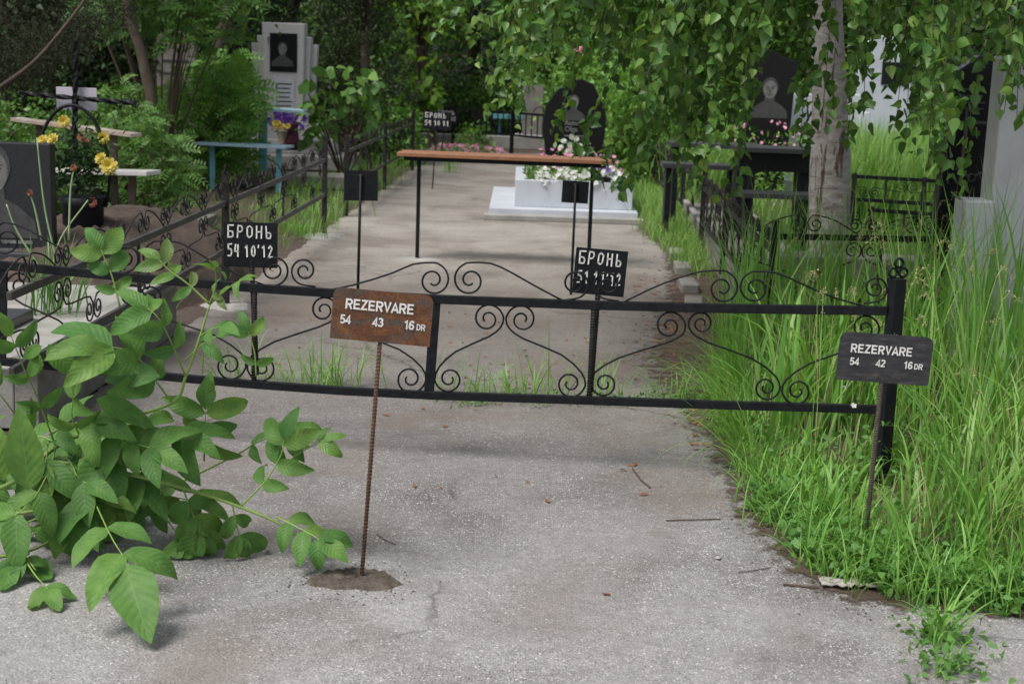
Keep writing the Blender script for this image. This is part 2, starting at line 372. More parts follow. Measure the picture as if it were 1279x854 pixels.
# leaf clouds -------------------------------------------------------
def leaf_cloud(P, size, aspect=.55, droop=.3, jit=.35, face=None):
    """kite/hex leaves at P; returns V with 6 verts per leaf (one hexagonal n-gon, folded a little)"""
    n = len(P); P = np.asarray(P)
    d = rng.normal(size=(n, 3)); d[:, 2] -= droop*1.5; d = nrm(d)
    q = rng.normal(size=(n, 3)); q[:, 2] += 1.0
    if face is not None: q += np.array(face)
    s = nrm(np.cross(d, q)); u = nrm(np.cross(s, d))
    L = size*(1+jit*rng.uniform(-1, 1, n))[:, None]; W = L*aspect/2
    sh = [(0, 0, 0), (.28, .85, .12), (.6, .75, .1), (1, 0, -.05), (.6, -.75, .1), (.28, -.85, .12)]
    V = np.stack([P + d*L*a + s*W*b + u*L*c for a, b, c in sh], 1)
    return V.reshape(-1, 3)
def clumps(centers, rad, per, sq=(1, 1, 1)):
    c = np.repeat(np.asarray(centers), per, 0); return c + rng.normal(size=c.shape)*rad*np.array(sq)
def ell(n, c, r, hollow=.3):
    d = nrm(rng.normal(size=(n, 3))); k = rng.uniform(hollow**3, 1, n)**(1/3.)
    return np.array(c) + d*k[:, None]*np.array(r)
def trunk_mb(base, top, r0, r1, bend=.1, n=7, seed=0):
    rr = random.Random(seed); b = Vector(base); t = Vector(top); pts = []; rad = []
    for i in range(n):
        k = i/(n-1); off = Vector((rr.uniform(-1, 1), rr.uniform(-1, 1), 0))*bend*math.sin(k*math.pi)
        pts.append(b.lerp(t, k)+off); rad.append(r0*(1-k)+r1*k)
    rad[0] *= 1.2
    return pts, rad
def tree(name, label, cat, base, h, r, mat, leaf=.09, n=9000, z0=.25, bark=M_bark, tr=.12, shape='round', group=None, aspect=.55, droop=.3, nclump=None, spread=.28, flat=1.0, seed=1):
    base = Vector(base); t = thing(name, label, cat, base, group)
    pts, rad = trunk_mb(base-Vector((0, 0, .05)), base+Vector((random.uniform(-.2, .2), 0, h*.85)), tr, tr*.25, .12, seed=seed)
    mb = MB(); mb.tube(pts, rad, 9)
    nc = nclump or max(20, n//70)
    if shape == 'cone':
        z = rng.uniform(0, 1, nc)**1.3; a = rng.uniform(0, 2*np.pi, nc); rr_ = (1-z)*r*rng.uniform(.45, 1.0, nc)
        C = np.stack([base.x+rr_*np.cos(a), base.y+rr_*np.sin(a), base.z+h*(z0+(1-z0)*z)], 1)
    elif shape == 'column':
        z = rng.uniform(0, 1, nc); a = rng.uniform(0, 2*np.pi, nc); rr_ = r*np.sqrt(rng.uniform(.2, 1.0, nc))*(1-.55*z**2.5)*(1+.15*np.sin(9*z+a))
        C = np.stack([base.x+rr_*np.cos(a), base.y+rr_*np.sin(a), base.z+h*(z0+(1-z0)*z)], 1)
    else:
        zc = base.z+h*(z0+1)/2; C = ell(nc, (base.x, base.y, zc), (r, r, h*(1-z0)/2), .35)
    for i in range(0, nc, max(1, nc//26)):
        c = Vector(C[i]); k = max(0.1, min(.95, (c.z-base.z)/h*.8)); s0 = pts[int(k*(len(pts)-1))]
        mid = s0.lerp(c, .5)+Vector((0, 0, .06*h)); mb.tube([s0, mid, c], [tr*.35, tr*.2, tr*.06], 5)
    mb.build('trunk', bark, t, smooth=True)
    P = clumps(C, r*spread, max(1, n//nc), (1, 1, .7*flat))
    P[:, 2] = np.maximum(P[:, 2], .03)
    np_mesh('crown', leaf_cloud(P, leaf, aspect, droop), 6, mat, t)
    return t

# ------------------------------------------------------------------ ground
def sheet(name, pts, z, mat, jit=0, sub=1, kind='structure'):
    P = [Vector((p[0], p[1], z)) for p in pts]; out = []
    for i, p in enumerate(P):
        q = P[(i+1) % len(P)]; n = max(1, int((q-p).length/sub)) if jit and (q-p).length < 14 else 1
        for k in range(n):
            c = p.lerp(q, k/n); out.append(c + Vector((random.uniform(-1, 1), random.uniform(-1, 1), 0))*jit*(1 if n > 1 else 0))
    from mathutils.geometry import tessellate_polygon
    tri = tessellate_polygon([out]); fs = []
    for q in tri:
        a_, b_, c_ = [out[i] for i in q]; fs.append(tuple(q) if (b_-a_).cross(c_-a_).z > 0 else tuple(q)[::-1])
    me = bpy.data.meshes.new(name); me.from_pydata([tuple(v) for v in out], [], fs); me.update()
    o = link_mesh(name, me, mat); o['kind'] = kind; return o
gnd = MB().add([(-150, -60, -.012), (150, -60, -.012), (150, 250, -.012), (-150, 250, -.012)], [(0, 1, 2, 3)]).build('ground', M_soil); tag(gnd, kind='structure')

edgeR = [(1279, 764), (1220, 758), (1160, 750), (1105, 748), (1060, 738), (1010, 705), (975, 668), (950, 640), (925, 585), (905, 525), (885, 470), (872, 430), (862, 390), (852, 345), (838, 312), (812, 290), (792, 270)]
edgeR_w = [G(x, y) for x, y in edgeR]
SA = G(282, 380); SB = G(405, 292); SDIR = (SB-SA).normalized()          # line of the side fence on the left
S0 = SA + SDIR*(5.75-SA.y)/SDIR.y
path_pts = [(9, -6), (9, 3.2), (4.2, 3.45)] + [(p.x, p.y) for p in edgeR_w]
path_pts += [(G(800, 235).x, G(800, 235).y), (G(760, 205).x, G(760, 205).y), (G(700, 192).x+.6, 23.2), (G(520, 190).x-.3, 23.2)]
for y in (20, 16, 12.3, 8.9, 7.0, 5.75): 
    p = SA + SDIR*(y-SA.y)/SDIR.y; path_pts.append((p.x-.04, p.y))
path_pts += [(-6, 5.6), (-6, -6)]
sheet('path', path_pts, 0, M_asphalt, .022, .07)

# ------------------------------------------------------------------ fence front
FR = G(1101, 606); FLd = (FR.y)*1.065
FL = D(0, 450, FLd); FL.z = 0
FDIR = (FL-FR).normalized(); FN = Vector((FDIR.y, -FDIR.x, 0)).normalized()
def fp(x, y, off=0.0): return onplane(x, y, FR, FL) + FN*off
if FN.y > 0: FN = -FN    # towards the camera
def spiral(cx, cy, r, a0, sg, turns=1.62, r1=.22, n=30):
    out = []
    for i in range(n+1):
        t = i/n; a = R(a0)+sg*2*math.pi*turns*t; q = r*(1-(1-r1)*t**.9); out.append((cx+q*math.cos(a), cy+q*math.sin(a)))
    return out
def wire(parent, pts2, mapf, rad, mat=M_black, name='scroll', sub=2):
    P = catmull(pts2, sub) if sub > 1 else pts2
    return MB().tube([mapf(p[0], p[1]) for p in P], rad, 6).build(name, mat, parent, smooth=True)
fence = thing('ornamental_fence', 'long black wrought iron fence with scrolls closing the path in front', 'fence', FR)
toprail = [(-60, 326), (0, 331), (160, 346), (315, 359.5), (430, 367), (543, 373.5), (740, 381), (900, 385), (1108, 388)]
botrail = [(-60, 445), (0, 451), (160, 466), (318, 480), (430, 488), (540, 493.5), (740, 500), (900, 505.5), (1010, 508.5), (1098, 511)]
MB().ribbon([fp(x, y) for x, y in toprail], .022, .034, FN).build('rail', M_black, fence, bevel=.002)
MB().ribbon([fp(x, y) for x, y in botrail], .022, .032, FN).build('rail', M_black, fence, bevel=.002)
MB().bar(fp(544, 379), fp(536, 488), .014, .038, FDIR).build('upright', M_black, fence)
MB().bar(fp(4, 336), fp(2, 446), .014, .034, FDIR).build('upright', M_black, fence)
def rebar(a, b, r, mb=None, pitch=.011):
    mb = mb or MB(); a = Vector(a); b = Vector(b); mb.tube([a, b], r*.9, 8)
    L = (b-a).length; d = (b-a)/L; n = int(L/pitch); u = d.orthogonal().normalized(); v = d.cross(u)
    for s in (0, math.pi):
        pts = []
        for i in range(n*4+1):
            t = i/(n*4); an = 2*math.pi*t*n/2+s; pts.append(a+d*L*t+(u*math.cos(an)+v*math.sin(an))*r*.93)
        mb.tube(pts, r*.24, 4)
    return mb
rebar(fp(742, 376), fp(736, 495), .0105).build('upright', M_blackold, fence, smooth=True)
rebar(fp(318, 356), fp(317, 474), .0105).build('upright', M_blackold, fence, smooth=True)
W = .0040
def top_pair_A(cl, cr, tl=None, tr_=None):
    if cl: wire(fence, (tl or [])+spiral(cl[0], cl[1], cl[2], -90, 1), fp, W)
    if cr: wire(fence, (tr_ or [])+spiral(cr[0], cr[1], cr[2], -90, -1), fp, W)
top_pair_A((541, 350, 22), (587, 350, 22), [(400, 364), (441, 356), (490, 341), (516, 330)], [(706, 377), (668, 357), (638, 340), (613, 329)])
top_pair_A((902, 360, 22), (943, 360, 21), [(772, 381), (812, 361), (848, 347), (876, 339)], [(1088, 385), (1040, 371), (1005, 356), (970, 341)])
top_pair_A(None, (197, 322, 21), None, [(335, 358), (298, 343), (262, 325), (224, 303)])
top_pair_A(None, (8, 300, 22), None, [(142, 340), (100, 321), (66, 305), (34, 286)])
for (x, y, r, s) in ((718, 354, 19, 1), (759, 355, 19, -1), (342, 337, 20, 1), (380, 338, 18, -1), (157, 322, 18, 1), (1093, 360, 17, 1)):
    wire(fence, [(x-s*14, y+r+2)]+spiral(x, y, r, 90, -s, 1.75), fp, W)
def slink(lo, up):
    s = 1 if up[0] > lo[0] else -1
    A_ = spiral(lo[0], lo[1], lo[2], 180 if s > 0 else 0, -s, 1.6)[::-1]; B_ = spiral(up[0], up[1], up[2], 0 if s > 0 else 180, -s, 1.6)
    j = (lo[0]-s*lo[2], lo[1]); k = (up[0]+s*up[2], up[1])
    mid = [(j[0]+s*5, j[1]-14), (j[0]+s*.3*abs(k[0]-j[0]), j[1]-(j[1]-k[1])*.45), (k[0]-s*.22*abs(k[0]-j[0]), k[1]+(j[1]-k[1])*.30), (k[0]-s*4, k[1]+11)]
    wire(fence, A_+mid+B_, fp, W)
for lo, up in [((561, 473, 18), (609, 398, 20)), ((712, 479, 19), (652, 399, 20)), ((755, 479, 17), (836, 407, 20)), ((957, 484, 17), (876, 404, 16)),
               ((996, 488, 19), (1080, 410, 18)), ((512, 473, 20), (441, 392, 19)), ((328, 459, 19), (404, 387, 18)), ((287, 456, 20), (189, 372, 16)),
               ((121, 437, 19), (164, 370, 16)), ((82, 436, 19), (25, 356, 17))]:
    slink(lo, up)
MB().box(FR+Vector((-.006, 0, .375)), (.05, .05, .86), R(18)).build('post', M_black, fence, bevel=.004)
for dx, dz in ((-.022, 0), (.022, 0), (0, .036)):
    c = FR + Vector((-.006+dx*math.cos(R(18)), dx*math.sin(R(18)), .826+dz))
    ring = MB(); ax = Vector((math.sin(R(18)), -math.cos(R(18)), 0)); ux = Vector((math.cos(R(18)), math.sin(R(18)), 0))
    ring.tube([c+ux*math.cos(a)*.017+Vector((0, 0, 1))*math.sin(a)*.017-ax*.0 for a in np.linspace(0, 2*math.pi, 15)], .0055, 6).build('finial_ring', M_black, fence, smooth=True)

# ------------------------------------------------------------------ lettering
def lettering(parent, txt, O, ux, uy, nrmv, size, mat, bold=.02, spacing=1.0, name='lettering', z=.0022, xscale=1.0):
    cu = bpy.data.curves.new(name, 'FONT'); cu.body = txt; cu.size = size; cu.offset = bold*size; cu.extrude = .0004; cu.space_character = spacing; cu.resolution_u = 4
    to = bpy.data.objects.new('tmp_text', cu); COL.objects.link(to)
    bpy.context.view_layer.update()
    me = bpy.data.meshes.new_from_object(to.evaluated_get(bpy.context.evaluated_depsgraph_get()))
    bpy.data.objects.remove(to); bpy.data.curves.remove(cu)
    o0 = wloc(parent)
    for v in me.vertices:
        c = v.co.copy(); v.co = O + ux*c.x*xscale + uy*c.y + nrmv*(c.z+z) - o0
    me.name = name; me.materials.clear(); return link_mesh(name, me, mat, parent)
def arc(cx, cy, rx, ry, a0, a1, n=9): return [(cx+rx*math.cos(R(a)), cy+ry*math.sin(R(a))) for a in np.linspace(a0, a1, n)]
ST = [(.09, 0), (.09, 1)]
SANS = {'R': (.70, [ST, [(.05, .91), (.40, .91)]+arc(.40, .69, .20, .22, 80, -80)+[(.05, .47)], [(.34, .47), (.60, 0)]]),
 'E': (.66, [ST, [(.05, .91), (.60, .91)], [(.05, .51), (.56, .51)], [(.05, .09), (.62, .09)]]),
 'Z': (.64, [[(.04, .91), (.53, .91), (.07, .09), (.60, .09)]]), 'V': (.66, [[(.04, 1), (.33, .08), (.62, 1)]]), 'A': (.68, [[(.03, 0), (.34, .93), (.65, 0)], [(.15, .29), (.53, .29)]]),
 'D': (.70, [ST, [(.05, .91), (.28, .91)]+arc(.28, .5, .30, .41, 85, -85)+[(.28, .09), (.05, .09)]]),
 '5': (.60, [[(.54, .91), (.17, .91), (.12, .50)]+arc(.29, .33, .22, .25, 130, -150, 12)]), '4': (.60, [[(.42, 0), (.42, .93), (.06, .27), (.58, .27)]]),
 '3': (.60, [arc(.28, .73, .19, .19, 160, -80)+arc(.28, .30, .23, .22, 80, -160, 12)]), '2': (.60, [arc(.29, .70, .21, .22, 165, -35)+[(.08, .09), (.55, .09)]]),
 '1': (.52, [[(.08, .70), (.32, .92), (.32, 0)]]), '6': (.60, [arc(.30, .31, .21, .23, 0, 360, 17), [(.09, .33), (.10, .60), (.17, .82), (.31, .92), (.44, .88), (.52, .75)]])}
def sans(parent, txt, O, ux, uy, nv, size, mat, sw=.175, track=.06, slant=0, z=.0022):
    """painted stencil-clean capitals built from constant width strokes; size = cap height"""
    mb = MB(); x = 0; lay = 0
    for chx in txt:
        adv, strokes = SANS[chx]
        for st in strokes:
            lay += 1; n = len(st); P = [Vector((p[0], p[1])) for p in st]; L_ = []; R_ = []
            for i in range(n):
                d0 = (P[i]-P[i-1]).normalized() if i else (P[1]-P[0]).normalized(); d1 = (P[i+1]-P[i]).normalized() if i < n-1 else d0
                n0 = Vector((-d0.y, d0.x)); n1 = Vector((-d1.y, d1.x)); m_ = (n0+n1); m_ = m_.normalized() if m_.length > .2 else n0; k = min(1.9, 1/max(.3, m_.dot(n0)))
                L_.append(P[i]+m_*sw/2*k); R_.append(P[i]-m_*sw/2*k)
            vs = [O+ux*((q.x+x)*size)+uy*(q.y*size)+nv*(z+.00006*(lay % 5)) for pr in zip(L_, R_) for q in pr]
            mb.add(vs, [(2*i, 2*i+1, 2*i+3, 2*i+2) for i in range(n-1)])
        x += adv+track
    return mb.build('lettering', mat, parent)
GLYPH = {  # hand-painted strokes in a 0..1 x 0..1.6 cell
 'Б': [[(.9, 1.55), (.1, 1.6), (.1, 0), (.75, .05), (.85, .45), (.7, .8), (.1, .85)]],
 'Р': [[(.12, 0), (.15, 1.6), (.75, 1.5), (.85, 1.1), (.65, .8), (.15, .75)]],
 'О': [[(.5, 1.55), (.15, 1.3), (.12, .3), (.45, .02), (.8, .3), (.85, 1.25), (.5, 1.55)]],
 'Н': [[(.15, 1.55), (.12, 0)], [(.82, 1.55), (.8, 0)], [(.15, .8), (.8, .85)]],
 'Ь': [[(.15, 1.55), (.15, .02), (.7, .05), (.8, .45), (.6, .75), (.15, .75)]],
 '5': [[(.85, 1.55), (.2, 1.55), (.15, .9), (.65, .95), (.85, .6), (.7, .1), (.1, .05)]],
 '4': [[(.25, 1.55), (.1, .7), (.85, .72)], [(.7, 1.5), (.68, 0)]],
 '1': [[(.25, 1.2), (.6, 1.55), (.6, 0)]], '0': [[(.5, 1.5), (.2, 1.1), (.2, .35), (.5, .05), (.8, .35), (.8, 1.15), (.5, 1.5)]],
 '2': [[(.15, 1.2), (.45, 1.55), (.8, 1.25), (.6, .7), (.1, .05), (.85, .08)]], "'": [[(.2, 1.6), (.1, 1.2)]], '7': [[(.1, 1.5), (.85, 1.55), (.4, 0)]]}
def painted(parent, rows, O, ux, uy, nv, cw0, ch, lh, sw, seed=1, wmax=1):
    rr = random.Random(seed); mb = MB()
    for ri, row in enumerate(rows):
        x = 0; need = sum(.45 if q == ' ' else (.50 if q == "'" else 1.12) for q in row); cw = min(cw0, wmax/need)
        for chx in row:
            if chx == ' ': x += cw*.45; continue
            ww = cw*(.45 if chx == "'" else 1)
            for st in GLYPH[chx]:
                pts = [O+ux*(x+p[0]*cw*.82+rr.uniform(-1, 1)*cw*.04)+uy*(p[1]*ch/1.6-ri*lh+rr.uniform(-1, 1)*ch*.03)+nv*.0022 for p in st]
                for a, b in zip(pts[:-1], pts[1:]):
                    d = (b-a).normalized(); s = d.cross(nv)*sw/2; e = d*sw*.3
                    k1 = rr.uniform(.75, 1.15); mb.add([a-e-s*k1, a-e+s, b+e+s*k1, b+e-s], [(0, 1, 2, 3)]); nv2 = nv*.00005
                    a += nv2
            x += ww*1.12
    return mb.build('lettering', M_white, parent)
def plate_poly(w, h, r, rb=None):
    out = []
    for cx, cy, a0, q in ((w/2, h/2, 0, r), (-w/2, h/2, 90, r), (-w/2, -h/2, 180, rb if rb is not None else r), (w/2, -h/2, 270, rb if rb is not None else r)):
        ox = cx-math.copysign(q, cx); oy = cy-math.copysign(q, cy)
        for a in (np.linspace(a0, a0+90, 7) if q > .001 else [a0+45]): out.append((ox+q*math.cos(R(a)), oy+q*math.sin(R(a))) if q > .001 else (cx, cy))
    return out
def plate_frame(c_px, Y, w, h, ang, yaw=0, tiltb=0):
    """centre point and axes of a plate: ang = how far it is turned clockwise in its own plane (deg)"""
    c = D(c_px[0], c_px[1], Y); ux = Vector((math.cos(R(yaw)), math.sin(R(yaw)), 0)); uy = Vector((0, math.sin(R(tiltb)), math.cos(R(tiltb))))
    a = R(ang); X = ux*math.cos(a)-uy*math.sin(a); Yv = uy*math.cos(a)+ux*math.sin(a); return c, X, Yv, X.cross(Yv)

# reserved sign, rusty
base = G(451, 722)
sg = thing('reservation_sign', 'rusty brown metal sign on a thin rusty rod reading REZERVARE 54 43', 'sign', base)
c, X, Yv, Nv = plate_frame((477, 396), base.y-.035, .288, .152, 3.9, 3, 0)
pl = MB().prism(plate_poly(.292, .152, .024, .002), c-Nv*.001, X, Yv, Nv*-.002).build('plate', M_rust, sg)
k = .292/122.
sans(pl, 'REZERVARE', c-X*.108+Yv*.016, X, Yv, Nv, .0305, M_white)
for t_, x_ in (('54', -.121), ('43', -.026), ('16', .066)): sans(pl, t_, c+X*x_-Yv*.029, X, Yv, Nv, .027, M_white, track=.0)
sans(pl, 'DR', c+X*.103-Yv*.029, X, Yv, Nv, .0185, M_white, track=.02, sw=.15)
rebar(base+Vector((0, 0, -.02)), c-Nv*.010-Yv*.05, .0066, pitch=.011).build('rod', M_rebar, sg, smooth=True)
# mortar footing: a low irregular pat
def pat(name, cpx, rx, ry, h, mat, parent=None, seed=3, origin=None, rough=0.0):
    rr = random.Random(seed); c = G(*cpx); mb = MB(); rings = 12; seg = 64; vs = [(c.x, c.y, h)]; fs = []
    ph = [rr.uniform(0, 6.28) for _ in range(5)]
    for i in range(1, rings+1):
        for k_ in range(seg):
            a = 2*math.pi*k_/seg; q = i/rings; e = 1+.13*math.sin(2*a+ph[0])+.09*math.sin(3*a+ph[1])+.04*math.sin(7*a+ph[2])+.02*math.sin(13*a+ph[4])+rr.uniform(-.012, .012)
            z = h*(1-q**7)*(.6+.4*math.sin(3*a+q*4+ph[3])**2)+(rr.uniform(0, .004)+rough*rr.random()**2*(.4+.6*q))*(1 if i < rings else 0)
            if i == rings: z = -.004
            vs.append((c.x+rx*q*e*math.cos(a), c.y+ry*q*e*math.sin(a), z))
    fs += [(0, 1+k_, 1+(k_+1) % seg) for k_ in range(seg)]
    for i in range(rings-1):
        for k_ in range(seg): a = 1+i*seg+k_; b = 1+i*seg+(k_+1) % seg; fs.append((a, a+seg, b+seg, b))
    mb.add(vs, fs); return mb.build(name, mat, parent, origin=c)
pat('footing', (444, 725), .125, .098, .008, M_mortar, sg, rough=.011)

# reserved sign, black
base = G(1078, 702)
sg = thing('reservation_sign', 'scuffed black metal sign on a leaning rod in tall grass reading REZERVARE 54 42', 'sign', base)
c, X, Yv, Nv = plate_frame((1105, 448), base.y+.0, .285, .155, 1.5, -4, -3)
pl = MB().prism(plate_poly(.292, .158, .026, .01), c-Nv*.001, X, Yv, Nv*-.002).build('plate', M_plate, sg)
sans(pl, 'REZERVARE', c-X*.109+Yv*.014, X, Yv, Nv, .0285, M_white, track=.085)
for t_, x_ in (('54', -.108), ('42', -.026), ('16', .061)): sans(pl, t_, c+X*x_-Yv*.027, X, Yv, Nv, .0245, M_white, track=.02)
sans(pl, 'DR', c+X*.094-Yv*.027, X, Yv, Nv, .019, M_white, track=.02, sw=.16)
rebar(base+Vector((0, 0, -.02)), c-Nv*.010-Yv*.05, .0075, pitch=.008).build('rod', M_rebar2, sg, smooth=True)

# hand-painted signs standing on the fence
def brone(cpx, off, w, h, ang, rows, label, rod_px, seed, z_rod=None, Yv_=None, group=None, base=None, cw=None, rodr=.0105):
    if base is None:
        c0 = fp(*cpx, off); Y = c0.y; rb = fp(rod_px[0], rod_px[1], -.03)
    else: rb = base; Y = Yv_
    t = thing('reservation_sign', label, 'sign', rb, group)
    c, X, Y_, Nv = plate_frame(cpx, Y, w, h, ang, 0, 0)
    pl = MB().prism(plate_poly(w, h, .0), c-Nv*.001, X, Y_, Nv*-.003).build('plate', M_black, t)
    cw = cw or w*.165
    painted(pl, rows, c-X*w*.43+Y_*h*.16, X, Y_, Nv, cw, h*.27, h*.42, w*.027, seed, w*.88)
    if rodr > .008: rebar(rb, c-Nv*.013-Y_*h*.2, rodr).build('rod', M_blackold, t, smooth=True)
    else: MB().tube([rb, c-Nv*.012], rodr, 8).build('rod', M_black, t, smooth=True)
    return t
brone((313, 306), -.045, .212, .178, 0.0, ['БРОНЬ', "54 10'12"], 'black square sign on the left half of the front fence hand lettered БРОНЬ 54 10', (318, 470), 1, cw=.034)
brone((749.5, 340), -.045, .20, .178, 3.2, ['БРОНЬ', "51 11'12"], "tilted black square sign behind the middle of the front fence hand lettered БРОНЬ 51 11'", (737, 492), 2, cw=.032)
# two signs seen from the back
def backsign(cpx, base_px, w, h, ang, label):
    b = G(*base_px); t = thing('reservation_sign', label, 'sign', b)
    c, X, Y_, Nv = plate_frame(cpx, b.y, w, h, ang)
    MB().prism(plate_poly(w, h, 0), c+Nv*.0, X, Y_, -Nv*-.0-Nv*.003).build('plate', M_black, t)
    MB().tube([b-Vector((0, 0, .02)), c+Nv*.010+Y_*h*.35], .0085, 8).build('rod', M_black, t, smooth=True)
    MB().tube([c+Nv*.003+Y_*h*.30, c+Nv*.016+Y_*h*.30], .016, 10).build('bolt', M_black, t, smooth=True)
backsign((451, 232), (446, 398), .195, .175, -1, 'plain black square sign back at left of the path behind the rusty sign')
backsign((718.5, 240), (713, 368), .175, .145, 1.5, 'plain black square sign back under the right end of the brown plank table')
# two far ones
b1 = G(540, 236); b2 = G(549, 200)
brone((546, 151), 0, .32, .20, 1, ['БРОНЬ', "54 10 11"], 'small distant black sign on thin rod hand lettered БРОНЬ 54 10 11', None, 5, base=b1, Yv_=b1.y, cw=.045, rodr=.007)
brone((558, 146), 0, .30, .20, 1, ['БРОНЬ', "54 10 12"], 'farthest black sign half hidden behind another lettered sign by the back fence', None, 6, base=b2, Yv_=b2.y, cw=.045, rodr=.007)

# ------------------------------------------------------------------ generic scroll fence
def gen_fence(label, A, B, zl, zh, ztop, posts, uprights=(), step=.42, rr_=.062, mat=M_grey_rail, wmat=M_blackold, postw=.04, wr=.0042, name='ornamental_fence', mid=True, top=True, z0=0., cap=True):
    A = Vector(A); B = Vector(B); d = (B-A).normalized(); L = (B-A).length; nn = Vector((d.y, -d.x, 0))
    t = thing(name, label, 'fence', A)
    def mp(u, v): return A + d*u + Vector((0, 0, -v))
    for z in (zl, zh): MB().bar(A+Vector((0, 0, z)), B+Vector((0, 0, z)), .022, .032).build('rail', mat, t, bevel=.002)
    for s in posts:
        p = A+d*s; MB().box(p+Vector((0, 0, (z0*-1+ztop)/2)), (postw, postw, ztop+.02), math.atan2(d.y, d.x)).build('post', M_blackold, t, bevel=.003)
        if cap:
            for dx, dz in ((-.016, .012), (.016, .012), (0, .038)):
                MB().tube([p+d*(dx+.012*math.cos(a))+Vector((0, 0, ztop+dz+.012*math.sin(a))) for a in np.linspace(0, 6.283, 11)], .004, 5).build('finial_ring', M_blackold, t)
    for s in uprights:
        p = A+d*s; MB().box(p+Vector((0, 0, (zl+zh)/2)), (.02, .012, zh-zl-.034), math.atan2(d.y, d.x)).build('upright', M_blackold, t)
    n = int(L/step); r = rr_
    for i in range(n):
        u = (i+.5)*L/n; st = L/n
        if top:
            zt = -(zh+.02+r)
            if i % 2 == 0:
                for s in (-1, 1): wire(t, [(u+s*(st*.92), -(zh+.018)), (u+s*st*.5, zt-r*.45)]+spiral(u+s*r*1.05, zt, r, -90, -s, 1.5, n=16), mp, wr, wmat, sub=3)
            else:
                for s in (-1, 1): wire(t, spiral(u+s*r*.95, zt, r*.9, 90, s, 1.6, n=16), mp, wr, wmat, sub=1)
        if mid:
            r2 = min(r, (zh-zl)*.22)
            for s in (-1, 1):
                if i % 2 == 0:
                    lo = (u+s*r2*1.05, -(zl+.02+r2)); up = (u+s*(st-r2*1.05), -(zh-.02-r2))
                    A_ = spiral(lo[0], lo[1], r2, 180 if s > 0 else 0, -s, 1.5, n=14)[::-1]; B_ = spiral(up[0], up[1], r2, 0 if s > 0 else 180, -s, 1.5, n=14)
                    wire(t, A_+[(lo[0]-s*r2*.6+s*.02, lo[1]-r2*1.1), ((lo[0]+up[0])/2, (lo[1]+up[1])/2), (up[0]+s*r2*.6-s*.01, up[1]+r2*1.1)]+B_, mp, wr, wmat, sub=2)
    return t
seglen = (SB-SA).length
e0 = S0 - SDIR*.28
gen_fence('dark iron scroll fence along the left edge of the path with ringed posts', e0, SB, .33, .62, .80, [(SA-e0).length, (SB-e0).length], [((SA-e0).length*.48), (SA-e0).length+seglen*.5], step=.38, rr_=.055)
C1 = G(432, 270); C2 = G(515, 213)
L2 = (C2-C1).length
gen_fence('iron fence with looped top beyond the left path gap behind the plain black sign', C1, C2, .28, .60, .74, [0, L2*.5, L2-.02], [L2*.25, L2*.75], step=.34, rr_=.05, cap=False)
# back fence of plain bars
def bar_fence(label, A, B, zl, zh, ztop, nb, posts, mat=M_black, hoops=0, name='bar_fence', mid=None):
    A = Vector(A); B = Vector(B); d = (B-A).normalized(); L = (B-A).length; t = thing(name, label, 'fence', A)
    for z in (zl, zh): MB().bar(A+Vector((0, 0, z)), B+Vector((0, 0, z)), .02, .035).build('rail', mat, t)
    for s in posts: MB().box(A+d*s+Vector((0, 0, ztop/2)), (.045, .045, ztop), math.atan2(d.y, d.x)).build('post', mat, t)
    for i in range(1, nb):
        MB().box(A+d*(L*i/nb)+Vector((0, 0, (zl+zh)/2)), (.014, .014, zh-zl-.036), math.atan2(d.y, d.x)).build('bar', mat, t)
    for i in range(hoops):
        c = A+d*(L*(i+.5)/hoops)+Vector((0, 0, zh+.017)); MB().tube([c+d*.13*math.cos(a)+Vector((0, 0, .10*math.sin(a))) for a in np.linspace(0, math.pi, 9)], .007, 5).build('hoop', M_blackold, t)
    return t
BL = D(500, 133, 25.0); BL.z = 0; BR = D(700, 185, 22.2); BR.z = 0
LB = (BR-BL).length
bar_fence('black straight barred fence crossing behind the far end of the path', BL, BR, .28, .62, .66, 30, [.02, LB*.36, LB*.72, LB-.02], hoops=4)
# ------------------------------------------------------------------ plank table on the path
tb = G(521, 323)
t = thing('plank_table', 'narrow table of brown varnished boards on thin black legs standing on the path', 'table', tb)
P1 = D(498, 191, tb.y); P2 = D(764, 204.5, tb.y-.05); zt = P1.z; P2.z = zt-.004
MB().bar(P1+Vector((0, -.08, 0)), P2+Vector((0, -.08, 0)), .15, .028).build('board', M_wood, t, bevel=.003)
MB().bar(P1+Vector((.02, .085, 0)), P2+Vector((-.02, .085, 0)), .15, .028).build('board', M_wood, t, bevel=.003)
for s in (-.11, .11): MB().bar(P1+Vector((.05, s, -.030)), P2+Vector((-.05, s, -.030)), .025, .03).build('frame', M_black, t)
xl = tb.x; xr = G(735, 331).x
for x, dy in ((xl, 0), (xr, 0)):
    MB().box((x, tb.y+dy, (zt-.03)/2-.01), (.028, .028, zt-.03)).box((x, tb.y, zt-.030), (.028, .24, .028)).build('leg', M_black, t)
p = pat('concrete_collar', (522, 324), .16, .14, .006, M_concrete); tag(p, 'pale round concrete collar around the left leg of the plank table', 'concrete patch')
p = pat('concrete_collar', (284, 382), .16, .16, .008, M_concrete, seed=5); tag(p, 'pale round concrete collar around the second post of the left fence', 'concrete patch')
p = pat('concrete_collar', (404, 295), .2, .2, .008, M_concrete, seed=6); tag(p, 'pale round concrete collar around the end post of the left fence', 'concrete patch')

